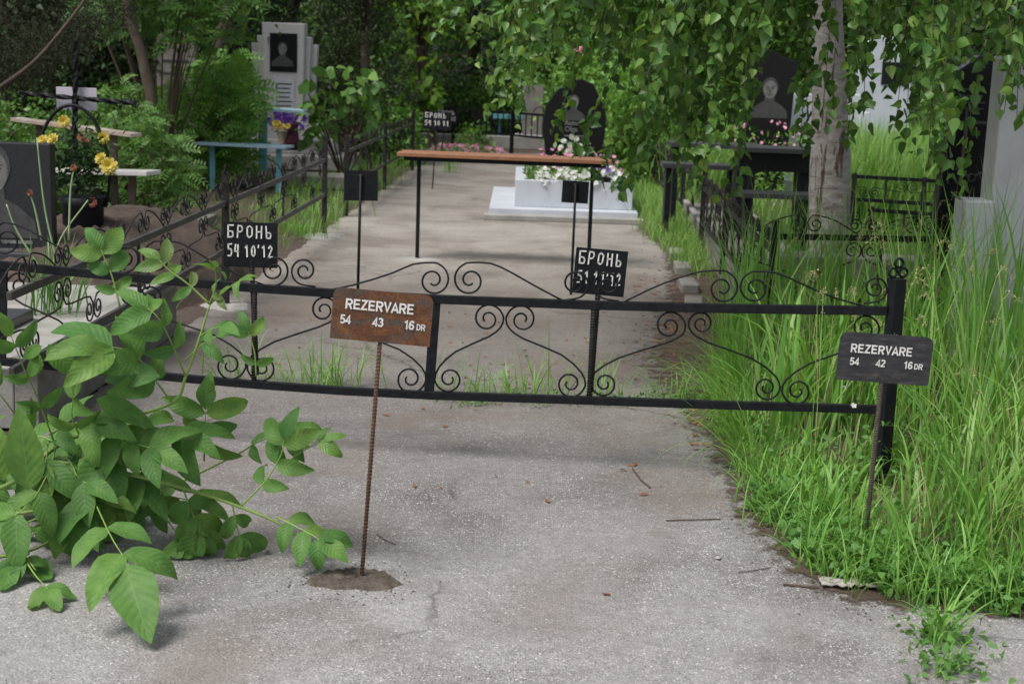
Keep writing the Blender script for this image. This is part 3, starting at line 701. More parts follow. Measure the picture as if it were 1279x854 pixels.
# ------------------------------------------------------------------ left graves
# slab with kerb next to the front fence
nL = Vector((-SDIR.y, SDIR.x, 0)).normalized()          # away from path
def Lp(u, v, z=0): p = S0 + SDIR*u + nL*v; return Vector((p.x, p.y, z))
ang = math.atan2(SDIR.y, SDIR.x)
t = thing('grave_surround', 'low pale concrete grave slab behind the left end of the front fence', 'grave', Lp(1.0, .1))
MB().box(Lp(1.15, .09, .135), (2.1, .10, .27), ang).build('kerb', M_concrete_d, t, bevel=.006)
MB().box(Lp(1.15, .09, .285), (2.14, .13, .028), ang).build('coping', M_concrete, t, bevel=.004)
MB().box(Lp(1.15, .792, .125), (2.1, 1.3, .25), ang).build('slab', M_concrete, t, bevel=.006)
MB().box(Lp(.75, .75, .275), (.85, .6, .05), ang).build('panel', M_granite_d, t, bevel=.006)
def mound(name, c, rx, ry, h, rot, mat, label=None, kind=None, seed=1):
    rr = np.random.default_rng(seed); n = 46; vs = []; fs = []
    for j in range(n):
        for i in range(n):
            x = -1+2*i/(n-1); y = -1+2*j/(n-1); q = max(abs(x), abs(y)); k_ = max(0, 1-(x*x+y*y)); z = h*k_**.7 if k_ > 0 else -.02
            z += (rr.uniform(0, .03) if k_ > 0.02 else 0); X_ = x*rx; Y_ = y*ry
            vs.append((c[0]+X_*math.cos(rot)-Y_*math.sin(rot), c[1]+X_*math.sin(rot)+Y_*math.cos(rot), z-.012))
    for j in range(n-1):
        for i in range(n-1): a = j*n+i; fs.append((a, a+1, a+n+1, a+n))
    o = MB().add(vs, fs).build(name, mat, origin=(c[0], c[1], 0), smooth=True)
    if label: tag(o, label, 'grave mound', None, kind)
    return o
mc = Lp(3.9, .95); mound('grave_mound', mc, 1.7, .85, .46, ang, M_mound, 'mound of bare brown earth behind the left scroll fence below the black cross')
sheet('bare_earth', [(q.x, q.y) for q in (Lp(2.2, 0.02), Lp(2.2, 2.4), Lp(6.6, 2.2), Lp(6.6, .02))], -.006, M_mound, .03, .2)
# portrait stone at left edge
t = thing('gravestone', 'dark grey upright gravestone with engraved portrait at the left edge of the picture', 'gravestone', D(20, 400, 8.7)*1)
t.location.z = 0
cx = D(10, 230, 8.7); topz = D(30, 179, 8.7).z; rx = D(63, 200, 8.7).x
MB().box(((rx-.30), 8.7+.05, topz/2), (.60, .09, topz), 0).build('stone', M_slab, t, bevel=.006)
MB().box(((rx-.30), 8.7+.05, .17), (.75, .3, .30), 0).build('base', M_granite_d, t, bevel=.008)
def simple_flat(name, pts, Y, mat, parent, thick=.002):
    return MB().prism([(p.x, p.z) for p in pts], Vector((0, Y, 0)), Vector((1, 0, 0)), Vector((0, 0, 1)), Vector((0, -thick, 0))).build(name, mat, parent)
M_eng1 = simple('engraved_grey', (.065, .065, .068), (.03, .03, .032), 18, .6, 0, 0)
M_eng2 = simple('engraved_pale', (.20, .20, .20), (.08, .08, .08), 14, .6, 0, 0)
def bust(parent, cpx, Y, s, yoff=.001, m1=None, m2=None):
    """generic engraved head and shoulders: s = metres per unit"""
    c = D(cpx[0], cpx[1], Y); m1 = m1 or M_eng1; m2 = m2 or M_eng2
    sh = [(-1, -1.5), (1, -1.5), (.95, -1.1), (.55, -.75), (.28, -.62), (.25, -.3), (-.25, -.3), (-.28, -.62), (-.55, -.75), (-.95, -1.1)]
    simple_flat('engraved_portrait', [Vector((c.x+x*s, 0, c.z+y*s)) for x, y in sh], Y-yoff, m1, parent, .001)
    for rx_, rz_, oy, mm, k_ in ((.42, .52, .12, m1, .0008), (.36, .48, 0, m2, .0016)):
        simple_flat('engraved_portrait', [Vector((c.x+rx_*s*math.cos(a), 0, c.z+(oy+rz_*math.sin(a))*s)) for a in np.linspace(0, 2*math.pi, 20)[:-1]], Y-yoff-k_, mm, parent, .001)
    for ex, ey, ew, eh in ((-.15, .07, .08, .03), (.15, .07, .08, .03), (0, -.24, .12, .025), (0, -.08, .035, .08), (-.15, .15, .1, .02), (.15, .15, .1, .02)):
        simple_flat('engraved_portrait', [Vector((c.x+(ex+ew*math.cos(a))*s, 0, c.z+(ey+eh*math.sin(a))*s)) for a in np.linspace(0, 2*math.pi, 10)[:-1]], Y-yoff-.0028, M_granite_d, parent, .0008)
bust(t, (-10, 214), 8.7+.005, .26, .002)
for i_ in range(2): simple_flat('engraved_line', [Vector((rx-.42+q[0], 0, .36-i_*.05+q[1])) for q in ((0, 0), (.3-.1*i_, 0), (.3-.1*i_, .02), (0, .02))], 8.703, M_eng2, t, .001)
# black twisted cross
Yc = 9.6; cb = D(96, 300, Yc); cb.z = .12
t = thing('grave_cross', 'tall black twisted metal cross with a pale blank plate on the brown mound', 'cross', (cb.x, Yc, .0))
ztop = D(97, 62, Yc).z; zc = D(97, 124, Yc).z
def twisted(a, b, w_, n=26, mat=M_black, name='upright', parent=None):
    a = Vector(a); b = Vector(b); d = (b-a); L = d.length; d.normalize(); u = d.orthogonal().normalized(); v = d.cross(u); vs = []; fs = []
    for i in range(n+1):
        an = i*R(28); c_ = a+d*L*i/n
        for k_ in range(4): q = an+k_*math.pi/2; vs.append(c_+(u*math.cos(q)+v*math.sin(q))*w_)
    for i in range(n):
        for k_ in range(4): p_ = i*4+k_; q_ = i*4+(k_+1) % 4; fs.append((p_, q_, q_+4, p_+4))
    fs += [(3, 2, 1, 0), tuple(n*4+k_ for k_ in range(4))]
    return MB().add(vs, fs).build(name, mat, parent)
twisted((cb.x-.02, Yc, .1), (cb.x+.02, Yc, ztop+.05), .021, 34, parent=t)
pA = D(28, 117, Yc); pB = D(168, 129, Yc); pA.y = pB.y = Yc-.0
twisted(pA, pB, .017, 22, name='crossarm', parent=t)
MB().box(((cb.x+.01), Yc+.034, zc), (.262, .006, .145), 0).build('name_plate', M_lilac, t, bevel=.002)
for s, P_ in ((-1, pA), (1, pB)):
    wire(t, spiral(0, 0, .03, 0, 1, 1.3, n=14), lambda a, b, P_=P_: P_+Vector((a, 0, -b)), .005, sub=1)
# flower basket
fb = Vector((D(104, 275, 9.2).x, 9.2, .30)); t = thing('flower_basket', 'dark basket with hooped handle holding yellow flowers in front of the black cross', 'basket', fb)
MB().lathe(fb, [(.11, 0), (.12, .03), (.13, .24), (.15, .30), (.13, .30)], 14).build('basket', M_black, t, smooth=True)
hc = D(91, 200, 9.2); MB().tube([Vector((hc.x+.225*math.cos(a), 9.2, .74+.42*math.sin(a))) for a in np.linspace(-.5, math.pi+.5, 26)], .011, 6).build('handle', M_black, t, smooth=True)
def blossoms(parent, pts, size, mat, name='flower', np_=9, separate=True, fc=Vector((0, -1, .5))):
    """each blossom: rings of petals"""
    allV = []
    for p in pts:
        ax = (fc+Vector((random.uniform(-.6, .6), random.uniform(-.3, .3), random.uniform(-.5, .5)))).normalized(); u = ax.orthogonal().normalized(); v = ax.cross(u); V = []
        for ring in range(3):
            for k_ in range(np_):
                a = 2*math.pi*(k_+.5*ring)/np_; e = u*math.cos(a)+v*math.sin(a); s_ = ax.cross(e); l = size*(1-.25*ring); up = ax*l*(.15+.4*ring)
                c0 = Vector(p)+ax*.002*ring
                V += [c0, c0+e*l*.5+s_*l*.28+up*.5, c0+e*l*.9+s_*l*.2+up*.9, c0+e*l+up, c0+e*l*.9-s_*l*.2+up*.9, c0+e*l*.5-s_*l*.28+up*.5]
        if separate: np_mesh(name, np.array([tuple(q) for q in V]), 6, mat, parent)
        else: allV += V
    if not separate: return np_mesh(name, np.array([tuple(q) for q in allV]), 6, mat, parent)
blossoms(t, [D(80, 152, 9.05), D(66, 174, 9.05), D(135, 207, 9.0), D(126, 198, 9.05), D(130, 172, 9.1), D(54, 176, 9.1)], .042, L_yellow)
blossoms(t, [D(136, 208, 8.98)], .058, L_yellow)
blossoms(t, [D(103, 172, 9.25), D(100, 255, 9.1), D(115, 253, 9.1), D(92, 258, 9.1), D(110, 180, 9.3)], .035, L_red, name='dried_flower')
Pf = np.array([tuple(D(random.gauss(98, 19), min(235, random.gauss(205, 24)), 9.15+random.uniform(-.1, .1))) for _ in range(600)])
np_mesh('greenery', leaf_cloud(Pf, .055, .35, -.3), 6, L_dark, t)
# white plank table + bench far left
def plank(name, label, a, b, wdt, thick, mat, legs, legmat, cat, legw=.05, extra=None):
    A = Vector(a); B = Vector(b); t = thing(name, label, cat, (A.x, A.y, 0)); MB().bar(A, B, wdt, thick).build('board', mat, t, bevel=.003)
    for k_ in legs:
        q = A.lerp(B, k_); MB().box((q.x, q.y, (q.z-thick/2-.001)/2), (legw, legw, q.z-thick/2-.001)).build('leg', legmat, t)
    return t
plank('garden_table', 'peeling white plank table behind the black cross', D(20, 149, 12.6), D(170, 169, 12.0), .13, .03, M_woodw, (.2, .82), M_bark, 'table')
plank('garden_bench', 'low white plank bench right of the yellow flower basket', D(60, 213, 12.2), D(192, 216, 11.9), .22, .035, M_white, (.25, .8), M_bark, 'bench')
# blue table and bench
def Dg(px, py, bx, by):
    b = G(bx, by); return D(px, py, b.y)
yb = G(328, 228).y
plank('blue_table', 'pale blue narrow table on a wide blue post before the grey stepped gravestone', D(298, 135, yb), D(383, 139, yb), .35, .03, M_bluetop, (.36,), M_blue, 'table', .085)
yb = G(267, 236).y
plank('blue_bench', 'low pale blue bench below the blue table at the left', D(250, 178.5, yb), D(362, 184, yb-.15), .3, .028, M_bluetop, (.14, .88), M_blue, 'bench', .055)
# stepped grey gravestone
Ys = 19.2
def Xs(px): return D(px, 120, Ys).x
def Zs(px, py): return D(px, py, Ys).z
cxs = Xs(356); t = thing('gravestone', 'tall grey stepped gravestone with flared wings and a dark portrait plaque', 'gravestone', (cxs, Ys, 0))
def trap(x0, x1, x2, x3, zb, zt, y0, y1, nm, mt_=M_greystone): MB().prism([(x0, zb), (x1, zb), (x2, zt), (x3, zt)], Vector((0, y0, 0)), Vector((1, 0, 0)), Vector((0, 0, 1)), Vector((0, y1-y0, 0))).build(nm, mt_, t, bevel=.012)
zb = .36
trap(cxs-.25, cxs+.25, cxs+.27, cxs-.27, zb, Zs(356, 29), Ys-.16, Ys+.10, 'centre_slab')
trap(cxs-.30, cxs+.30, cxs+.345, cxs-.345, zb, Zs(340, 45), Ys-.11, Ys+.09, 'wing')
trap(cxs-.35, cxs+.35, cxs+.425, cxs-.425, zb, Zs(330, 54), Ys-.06, Ys+.08, 'wing')
MB().box((cxs+.05, Ys, .27), (1.25, .55, .18)).build('step', M_greystone, t, bevel=.015)
MB().box((cxs+.15, Ys-.12, .09), (1.6, .95, .18)).build('step', M_concrete, t, bevel=.015)
MB().box((cxs+.33, Ys-.26, .48), (.5, .2, .26)).build('side_block', M_greystone, t, bevel=.015)
pc = D(354, 66, Ys-.17)
MB().box((pc.x, Ys-.163, pc.z), (.345, .012, .48)).build('portrait_plaque', M_granite_b, t)
bust(t, (353, 62), Ys-.171, .14, .0)
pc2 = D(354, 118, Ys-.17); MB().box((pc2.x, Ys-.163, pc2.z-.02), (.28, .01, .42)).build('text_plaque', M_whitestone, t)
for i_ in range(6): MB().box((pc2.x+random.uniform(-.01, .01), Ys-.1695, pc2.z+.13-i_*.055), (random.uniform(.16, .22), .002, .016)).build('engraved_line', M_eng1, t)
crs = D(335.5, 50, Ys-.17); MB().box((crs.x-.0, Ys-.1705, crs.z), (.010, .002, .10)).box((crs.x, Ys-.1705, crs.z+.02), (.05, .0018, .010)).build('engraved_cross', M_eng2, t)
# vases with flowers by it
vb = Vector((D(353, 175, 17.9).x, 17.9, .18)); t = thing('flower_vase', 'beige vase of purple and yellow flowers before the grey stepped gravestone', 'vase', vb)
vb.z = .3; MB().lathe(vb, [(.05, 0), (.04, .08), (.075, .22), (.085, .24)], 14).build('vase', M_beige, t, smooth=True)
MB().lathe(vb+Vector((.10, .05, 0)), [(.08, 0), (.1, .1), (.07, .3), (.08, .32)], 14).build('vase', M_purplevase, t, smooth=True)
blossoms(t, [D(351+random.uniform(-9, 9), 157+random.uniform(-3, 3), 17.85) for _ in range(8)], .04, L_yellow)
blossoms(t, [D(355+random.gauss(0, 13), 148+random.gauss(0, 6), 17.95) for _ in range(34)], .042, L_purple)
np_mesh('greenery', leaf_cloud(np.array([tuple(D(355+random.gauss(0, 14), 153+random.gauss(0, 7), 18)) for _ in range(160)]), .07, .4, -.2), 6, L_mid, t)
MB().tube([D(328+11*(1-math.cos(a)), 150-22*math.sin(a)*.8, 18) for a in np.linspace(0, math.pi, 12)], .008, 5).build('handle', M_bark, t)
# grey stone half hidden in the leaves
Yg = 17.3; t = thing('gravestone', 'old grey brown gravestone half hidden by fresh green leaves at upper left', 'gravestone', (D(220, 80, Yg).x, Yg, 0))
q = D(220, 80, Yg); zt_ = D(220, 38, Yg).z
MB().prism([(-.24, 0), (.24, 0), (.22, zt_-.08), (.12, zt_), (-.12, zt_), (-.22, zt_-.08)], Vector((q.x, Yg, 0)), Vector((1, 0, 0)), Vector((0, 0, 1)), Vector((0, .12, 0))).build('stone', simple('old_brown_grey_stone', (.26, .23, .22), (.16, .13, .13), 12, .85, .4, .006), t, bevel=.01)
MB().box((q.x, Yg+.05, .12), (.8, .4, .24)).build('base', M_concrete_d, t, bevel=.01)
for i_ in range(3): MB().box((q.x, Yg-.002, zt_-.35-i_*.14), (.3, .004, .03)).build('engraved_line', M_granite_d, t)
# kerb + low wall strips along the left graves
t = MB().box(Lp(5.6, 1.0, .06), (2.4, .12, .12), ang).build('kerb_stone', M_concrete_d, origin=Lp(5.6, 1.0)); tag(t, 'low weathered concrete kerb behind the left fence past the brown mound', 'kerb')
kb = G(470, 245); t = MB().box((G(380, 236).x, G(380, 236).y+.3, .07), (1.5, .5, .14)).build('grave_slab', M_concrete_d, origin=(G(380, 236).x, G(380, 236).y+.3, 0), bevel=.01); tag(t, 'weathered concrete slab at the foot of the grey stepped gravestone', 'slab')

# ------------------------------------------------------------------ central white grave
f0 = G(612, 268); f1 = G(797, 276)
t = thing('flower_grave', 'white marble grave box planted with white and pink flowers below the black stela', 'grave', ((f0.x+f1.x)/2, f0.y, 0))
yy0 = 14.05; xa = D(611, 262, yy0).x; xb = D(797, 270, yy0).x
MB().box(((xa+xb)/2, yy0+1.1, .05), (xb-xa, 2.2, .10)).build('base_slab', M_whitestone, t, bevel=.006)
MB().box(((xa+xb)/2, yy0-.06, .025), (xb-xa+.1, .16, .05)).build('footing', M_concrete, t, bevel=.006)
xc = D(643, 240, 14.3).x; xd = D(790, 240, 14.3).x; y0 = 14.25; zt2 = .36
MB().box(((xc+xd)/2, y0+.06, .23), (xd-xc, .12, .258)).build('front_wall', M_whitestone, t, bevel=.006)
MB().box((xc+.06, y0+.86, .23), (.12, 1.46, .258)).build('side_wall', M_whitestone, t, bevel=.006)
MB().box((xd-.06, y0+.86, .23), (.12, 1.46, .258)).build('side_wall', M_whitestone, t, bevel=.006)
MB().box(((xc+xd)/2, y0+.86, .2), (xd-xc-.25, 1.45, .19)).build('soil_bed', M_soil, t)
MB().box((D(752, 228, 14.3).x, 14.31, .385), (.16, .1, .05)).build('small_plaque', M_granite_b, t, bevel=.004)
# stela
Yt = 16.3; cx = D(718, 150, Yt).x
def Zt(py): return D(718, py, Yt).z
zt_ = Zt(102)
prof = [(1.16*a_, b_) for a_, b_ in [(-.20, .1), (.22, .1), (.245, .35), (.285, .65), (.295, .9), (.25, 1.05), (.16, zt_-.02), (.05, zt_+.03), (-.08, zt_-.0), (-.19, zt_-.12), (-.275, 1.0), (-.30, .8), (-.27, .5), (-.235, .25)]]
t = thing('gravestone', 'black tulip shaped polished stela with white lettering behind the flower box', 'gravestone', (cx, Yt, 0))
MB().prism(prof, Vector((cx, Yt, 0)), Vector((1, 0, 0)), Vector((0, 0, 1)), Vector((0, .1, 0))).build('stone', M_granite_b, t, bevel=.008)
bust(t, (717, 128), Yt-.001, .13, .0)
lt = t
st_ = [o for o in COL.objects if o.parent == t][0]
for tx, py, sz in (('Rusu', 156, .075), ('Olga', 164, .075)):
    q = D(705, py, Yt); lettering(st_, tx, Vector((q.x, Yt, q.z)), Vector((1, 0, 0)), Vector((0, 0, 1)), Vector((0, -1, 0)), sz, M_eng2)
q = D(717, 170, Yt); MB().box((q.x, Yt-.002, q.z), (.22, .003, .012)).build('engraved_line', M_eng2, t)
q = D(736, 188, Yt); MB().tube([Vector((q.x+.04*math.cos(a), Yt-.003, q.z+.04*math.sin(a))) for a in np.linspace(0, 6.283, 7)], .006, 5).build('engraved_rosette', M_eng2, t)
# flowers on the box
def stuff_flowers(label, name, pts_px, size, mat):
    t = thing(name, label, 'flowers', pts_px[0]); return t
Pb = np.stack([rng.uniform(xc+.1, xd-.1, 2600), rng.uniform(y0+.05, y0+1.5, 2600), .29+np.abs(rng.normal(0, .07, 2600))], 1)
o = np_mesh('bedding_foliage', leaf_cloud(Pb, .045, .6, 0), 6, L_mid, origin=(cx, y0, 0)); tag(o, 'green bedding leaves filling the white flower box', 'plants', kind='stuff')
def scatter_flowers(name, label, P, size, mat, np_=5, origin=(0, 0, 0)):
    P = np.asarray(P); n = len(P); ax = nrm(rng.normal(size=(n, 3))*.6+np.array([0, -.8, .9])); u = nrm(np.cross(ax, [1, .2, 0])); v = np.cross(ax, u); V = []
    for k_ in range(np_):
        a = 2*np.pi*k_/np_; e = u*np.cos(a)+v*np.sin(a); s_ = np.cross(ax, e); l = size
        V.append(np.stack([P, P+e*l*.6+s_*l*.42+ax*l*.2, P+e*l+s_*l*.2+ax*l*.3, P+e*l-s_*l*.2+ax*l*.3, P+e*l*.6-s_*l*.42+ax*l*.2], 1))
    o = np_mesh(name, np.concatenate(V, 0).reshape(-1, 3), 5, mat, origin=origin); tag(o, label, 'flowers', kind='stuff'); return o
def bedp(n, x0, x1, zz=.36, sp=.05, ya=0.02, yb=.9): return np.stack([rng.uniform(x0, x1, n), rng.uniform(y0+ya, y0+yb, n), zz+rng.normal(0, sp, n)], 1)
scatter_flowers('petunias', 'mass of white petunias spilling over the front of the white grave box', bedp(330, xc+.2, xd-.1, .38, .05, -.02, .5), .024, L_white, origin=(cx, y0, 0))
scatter_flowers('petunias', 'pink and magenta petunias at the left rear of the white grave box', np.concatenate([bedp(60, xc+.2, xc+.6, .50, .04, .4, 1.0), bedp(22, xd-.4, xd-.05, .50, .05, .4, 1.)]), .021, L_pink, origin=(cx, y0, 0))
scatter_flowers('petunias', 'small cluster of violet petunias at the right of the white grave box', bedp(26, xd-.35, xd-.15, .46, .04, .1, .6), .028, L_purple, origin=(cx, y0, 0))
vb = Vector((D(716, 200, 15.9).x, 15.9, .3)); t = thing('flower_vase', 'low dark vase of white flowers at the foot of the black tulip stela', 'vase', vb)
MB().lathe(vb, [(.06, 0), (.08, .12), (.06, .2)], 12).build('vase', M_granite_b, t, smooth=True)
blossoms(t, [D(710+random.gauss(0, 9), 187+random.gauss(0, 8), 15.85) for _ in range(13)], .034, L_white)
np_mesh('greenery', leaf_cloud(np.array([tuple(D(718+random.gauss(0, 11), 190+random.gauss(0, 9), 15.9)) for _ in range(120)]), .08, .5, -.1), 6, L_mid, t)

# ------------------------------------------------------------------ right side plots
KA = G(868, 302); KB = G(900, 352); kd = (KA-KB).normalized(); kn = Vector((kd.y, -kd.x, 0)); ka = math.atan2(kd.y, kd.x)
def Kp(u, v, z=0): p = KB + kd*u + kn*v; return Vector((p.x, p.y, z))
Lk = (KA-KB).length
t = thing('grave_plinth', 'raised weathered concrete plinth carrying the black scroll fence right of the path', 'plinth', Kp(0, 0))
MB().box(Kp(-1.2+(Lk+2.4)/2-.0, .30, .095), (Lk+3.0, .60, .19), ka).build('wall', M_concrete_d, t, bevel=.012)
MB().box(Kp(-1.2+(Lk+2.4)/2, .02, .205), (Lk+3.0, .05, .03), ka).build('lip', M_concrete, t, bevel=.006)
for i_, (x, y) in enumerate(((845, 322), (852, 340), (859, 362), (866, 386))):
    q = G(x, y); o = MB().box(q+Vector((0, 0, .03)), (.34, .12, .07), ka+random.uniform(-.08, .08)).build('kerb_stone', M_concrete_d, origin=q, bevel=.012)
    tag(o, ['farthest mossy kerb stone before the plinth right of the path', 'second farthest kerb stone before the plinth right of the path', 'third kerb stone before the plinth right of the path', 'nearest kerb stone before the plinth, reaching the tall grass'][i_], 'kerb stone', 'kerb stones at the right path edge')
PA = G(876, 291, .19); PB = G(903, 324, .19); PA.z = PB.z = 0
pd = (PB-PA).normalized(); PE = PB+pd*2.3
o = gen_fence('black scroll fence on the concrete plinth right of the path', PA, PE, .27, .55, .62, [0, (PB-PA).length, (PE-PA).length-.03], [.3, .6, .9, 1.2, 1.7, 2.0, 2.3, 2.6, 2.9, 3.2], step=.19, rr_=.045, mat=M_blackold, z0=-.19, cap=False)
PC = PE+Vector((2.6, .35, 0))
gen_fence('black scroll fence in front of the birch behind the tall grass', PE, PC, .30, .64, .68, [(PC-PE).length*.5, (PC-PE).length-.03], [.6], step=.32, rr_=.05, mat=M_blackold, cap=False)
E1 = D(1058, 290, 13.0); E2 = D(1200, 300, 12.7); E1.z = E2.z = 0
gen_fence('black scroll fence between the birch trunk and the black gravestone before bright grass', E1, E2, .40, .60, .62, [.03, .62, 1.0], [.3], step=.26, rr_=.05, mat=M_black, wmat=M_black, cap=False, top=False)
gen_fence('lower black scroll fence row beside the birch below the bright grass', E1+Vector((.05, -.5, 0)), E2+Vector((0, -.5, 0)), .12, .36, .38, [.03, .62], [.3], step=.3, rr_=.05, mat=M_black, wmat=M_black, cap=False, top=False)
H1 = G(806, 240); H2 = G(846, 285)
gen_fence('black fence far along the right edge of the path among weeds', H1+Vector((.1, 0, 0)), H2+Vector((.15, 0, 0)), .16, .48, .52, [0, 1.3, 2.6], [.6, 1.9], step=.3, rr_=.05, mat=M_blackold, cap=False)
# granite tables
def gtable(label, xa_, xb_, py, Y, apron, legs=True, dep=.4, top=.04):
    a = D(xa_, py, Y); b = D(xb_, py, Y); zt_ = a.z; t = thing('granite_table', label, 'table', ((a.x+b.x)/2, Y, 0))
    MB().box(((a.x+b.x)/2, Y+dep/2, zt_), (b.x-a.x, dep, top)).build('table_top', M_granite_d, t, bevel=.004)
    if apron: MB().box(((a.x+b.x)/2, Y+dep/2, zt_-top/2-apron/2-.001), (b.x-a.x-.06, dep-.08, apron)).build('apron', M_granite_b, t)
    for x in (a.x+.06, b.x-.06): MB().box((x, Y+dep/2, (zt_-top/2-apron-.003)/2), (.08 if apron else .045, dep-.12, zt_-top/2-apron-.004)).build('leg', M_black, t)
gtable('black granite table with deep apron left of the birch trunk', 921, 1019, 187, 12.0, .15)
gtable('longer dark granite table top partly behind hanging birch leaves', 838, 952, 181, 13.4, .0)
gtable('low dark granite bench behind leaves at the right path edge', 828, 925, 207, 12.6, .0, dep=.28)
gtable('low grey granite bench in front of the deep granite table', 926, 1020, 244, 11.4, .0, dep=.28)
# heart monument
Yh = 17.5; cx = D(963, 110, Yh).x; zt_ = D(963, 72, Yh).z
hp = [(-.22, 0), (.22, 0), (.25, .6), (.28, zt_-.25), (.30, zt_-.03), (.22, zt_-.02), (.10, zt_+.02), (0, zt_+.08), (-.08, zt_+.09), (-.2, zt_+.04), (-.29, zt_-.08), (-.30, zt_-.3), (-.25, .6)]
t = thing('gravestone', 'black wavy topped gravestone with a pale engraved portrait left of the birch', 'gravestone', (cx, Yh, 0))
MB().prism(hp, Vector((cx, Yh, 0)), Vector((1, 0, 0)), Vector((0, 0, 1)), Vector((0, .1, 0))).build('stone', M_granite_b, t, bevel=.008)
bust(t, (962, 112), Yh-.001, .22, 0)
# low white box beside and white monument
t = thing('gravestone', 'low white stone block between the black wavy gravestone and the birch', 'gravestone', D(1003, 130, 18)*1); t.location.z = 0
q = D(1003, 117, 18); MB().box((q.x, 18, q.z/2), (.34, .3, q.z)).build('stone', M_whitestone, t, bevel=.01)
MB().box((q.x, 18, .08), (.5, .45, .16)).build('base', M_whitestone, t, bevel=.01)
Yw = 19.0; q = D(1105, 100, Yw); zt_ = D(1105, 45, Yw).z
t = thing('gravestone', 'white arched gravestone with a black plaque behind the birch leaves', 'gravestone', (q.x, Yw, 0))
MB().prism([(-.5, 0), (.42, 0), (.34, 1.0), (.36, zt_-.3), (.2, zt_), (-.2, zt_), (-.34, zt_-.3), (-.36, 1.0)], Vector((q.x, Yw, 0)), Vector((1, 0, 0)), Vector((0, 0, 1)), Vector((0, .14, 0))).build('stone', M_whitestone, t, bevel=.012)
pq = D(1116, 92, Yw); MB().box((pq.x, Yw-.006, pq.z), (.3, .012, .28)).build('plaque', M_granite_b, t)
MB().box((q.x, Yw-.3, .12), (1.3, .9, .24)).build('base', M_whitestone, t, bevel=.012)
q = D(1030, 125, 17.6); t = thing('gravestone', 'white block gravestone just right of the birch trunk in bright grass', 'gravestone', (D(1068, 140, 17.6).x, 17.6, 0))
q = D(1068, 118, 17.6); MB().box((q.x, 17.6, q.z/2), (.30, .12, q.z)).box((q.x+.12, 17.58, q.z/2-.1), (.12, .12, q.z-.2)).build('stone', M_whitestone, t, bevel=.01)
# black gravestone at right
Yr = 8.6; xl_ = D(1158, 320, Yr).x; xr_ = D(1262, 320, Yr).x; zt_ = D(1200, 80, Yr).z
t = thing('gravestone', 'tall glossy black gravestone with engraved cross beside the pale grey slab at right', 'gravestone', ((xl_+xr_)/2, Yr, 0))
MB().prism([(xl_, 0), (xr_, 0), (xr_-.02, zt_), (xr_-.1, zt_+.08), (xl_+.2, zt_+.05), (xl_+.07, zt_-.05)], Vector((0, Yr, 0)), Vector((1, 0, 0)), Vector((0, 0, 1)), Vector((0, .12, 0))).build('stone', M_granite_b, t, bevel=.008)
MB().box(((xl_+xr_)/2-.05, Yr+.02, .16), (xr_-xl_+.25, .45, .32)).build('base', M_granite_b, t, bevel=.008)
MB().box(((xl_+xr_)/2-.12, Yr-.16, .40), (.36, .06, .18), 0).build('side_block', M_granite_b, t, bevel=.008)
q = D(1213, 153, Yr)
MB().box((q.x+.03, Yr-.002, q.z), (.24, .004, .018)).box((q.x-.03, Yr-.002, q.z-.13), (.018, .004, .42)).build('engraved_cross', M_eng1, t)
for sgn in (-1, 1):
    q = D(1215+sgn*22, 210, Yr); MB().bar((q.x, Yr-.002, q.z), (q.x-sgn*.09, Yr-.002, q.z-.05), .004, .016, Vector((0, 0, 1))).build('engraved_line', M_eng1, t)
q = D(1213, 222, Yr); MB().tube([Vector((q.x+.022*math.cos(a), Yr-.003, q.z+.022*math.sin(a))) for a in np.linspace(0, 6.283, 14)], .004, 5).build('engraved_rosette', M_eng1, t)
for i_ in range(4):
    q = D(1214, 112+i_*8, Yr); MB().box((q.x, Yr-.0015, q.z), (.15-.02*(i_ % 2), .003, .010)).build('engraved_line', M_granite_d, t)
# pale slab gravestone
Yq = 7.3; xl_ = D(1234, 300, Yq).x; zt_ = D(1262, 70, Yq).z
t = thing('gravestone', 'pale blue grey stone slab with stepped shoulder at the right edge', 'gravestone', (xl_+.3, Yq, 0))
MB().prism([(xl_-.0, 0), (xl_+.75, 0), (xl_+.75, zt_), (xl_+.0, zt_)], Vector((0, Yq, 0)), Vector((1, 0, 0)), Vector((0, 0, 1)), Vector((0, .2, 0))).build('stone', M_bluegrey, t, bevel=.012)
q = D(1205, 250, Yq-.06); MB().box(((q.x+xl_)/2-.0, Yq+.02, q.z/2), (xl_-q.x-.004, .2, q.z), 0).build('shoulder_block', M_bluegrey, t, bevel=.01)
MB().box(((q.x+xl_+.7)/2, Yq-.08, .11), (1.1, .5, .22), 0).build('base', M_greystone, t, bevel=.01)
# kerb slab between
q = D(1040, 290, 9.6); o = MB().box((q.x+.3, 9.2, .20), (1.5, .25, .40)).build('grave_kerb', M_concrete, origin=(q.x+.3, 9.2, 0), bevel=.012); tag(o, 'pale concrete grave kerb behind the tall grass below the birch', 'kerb')
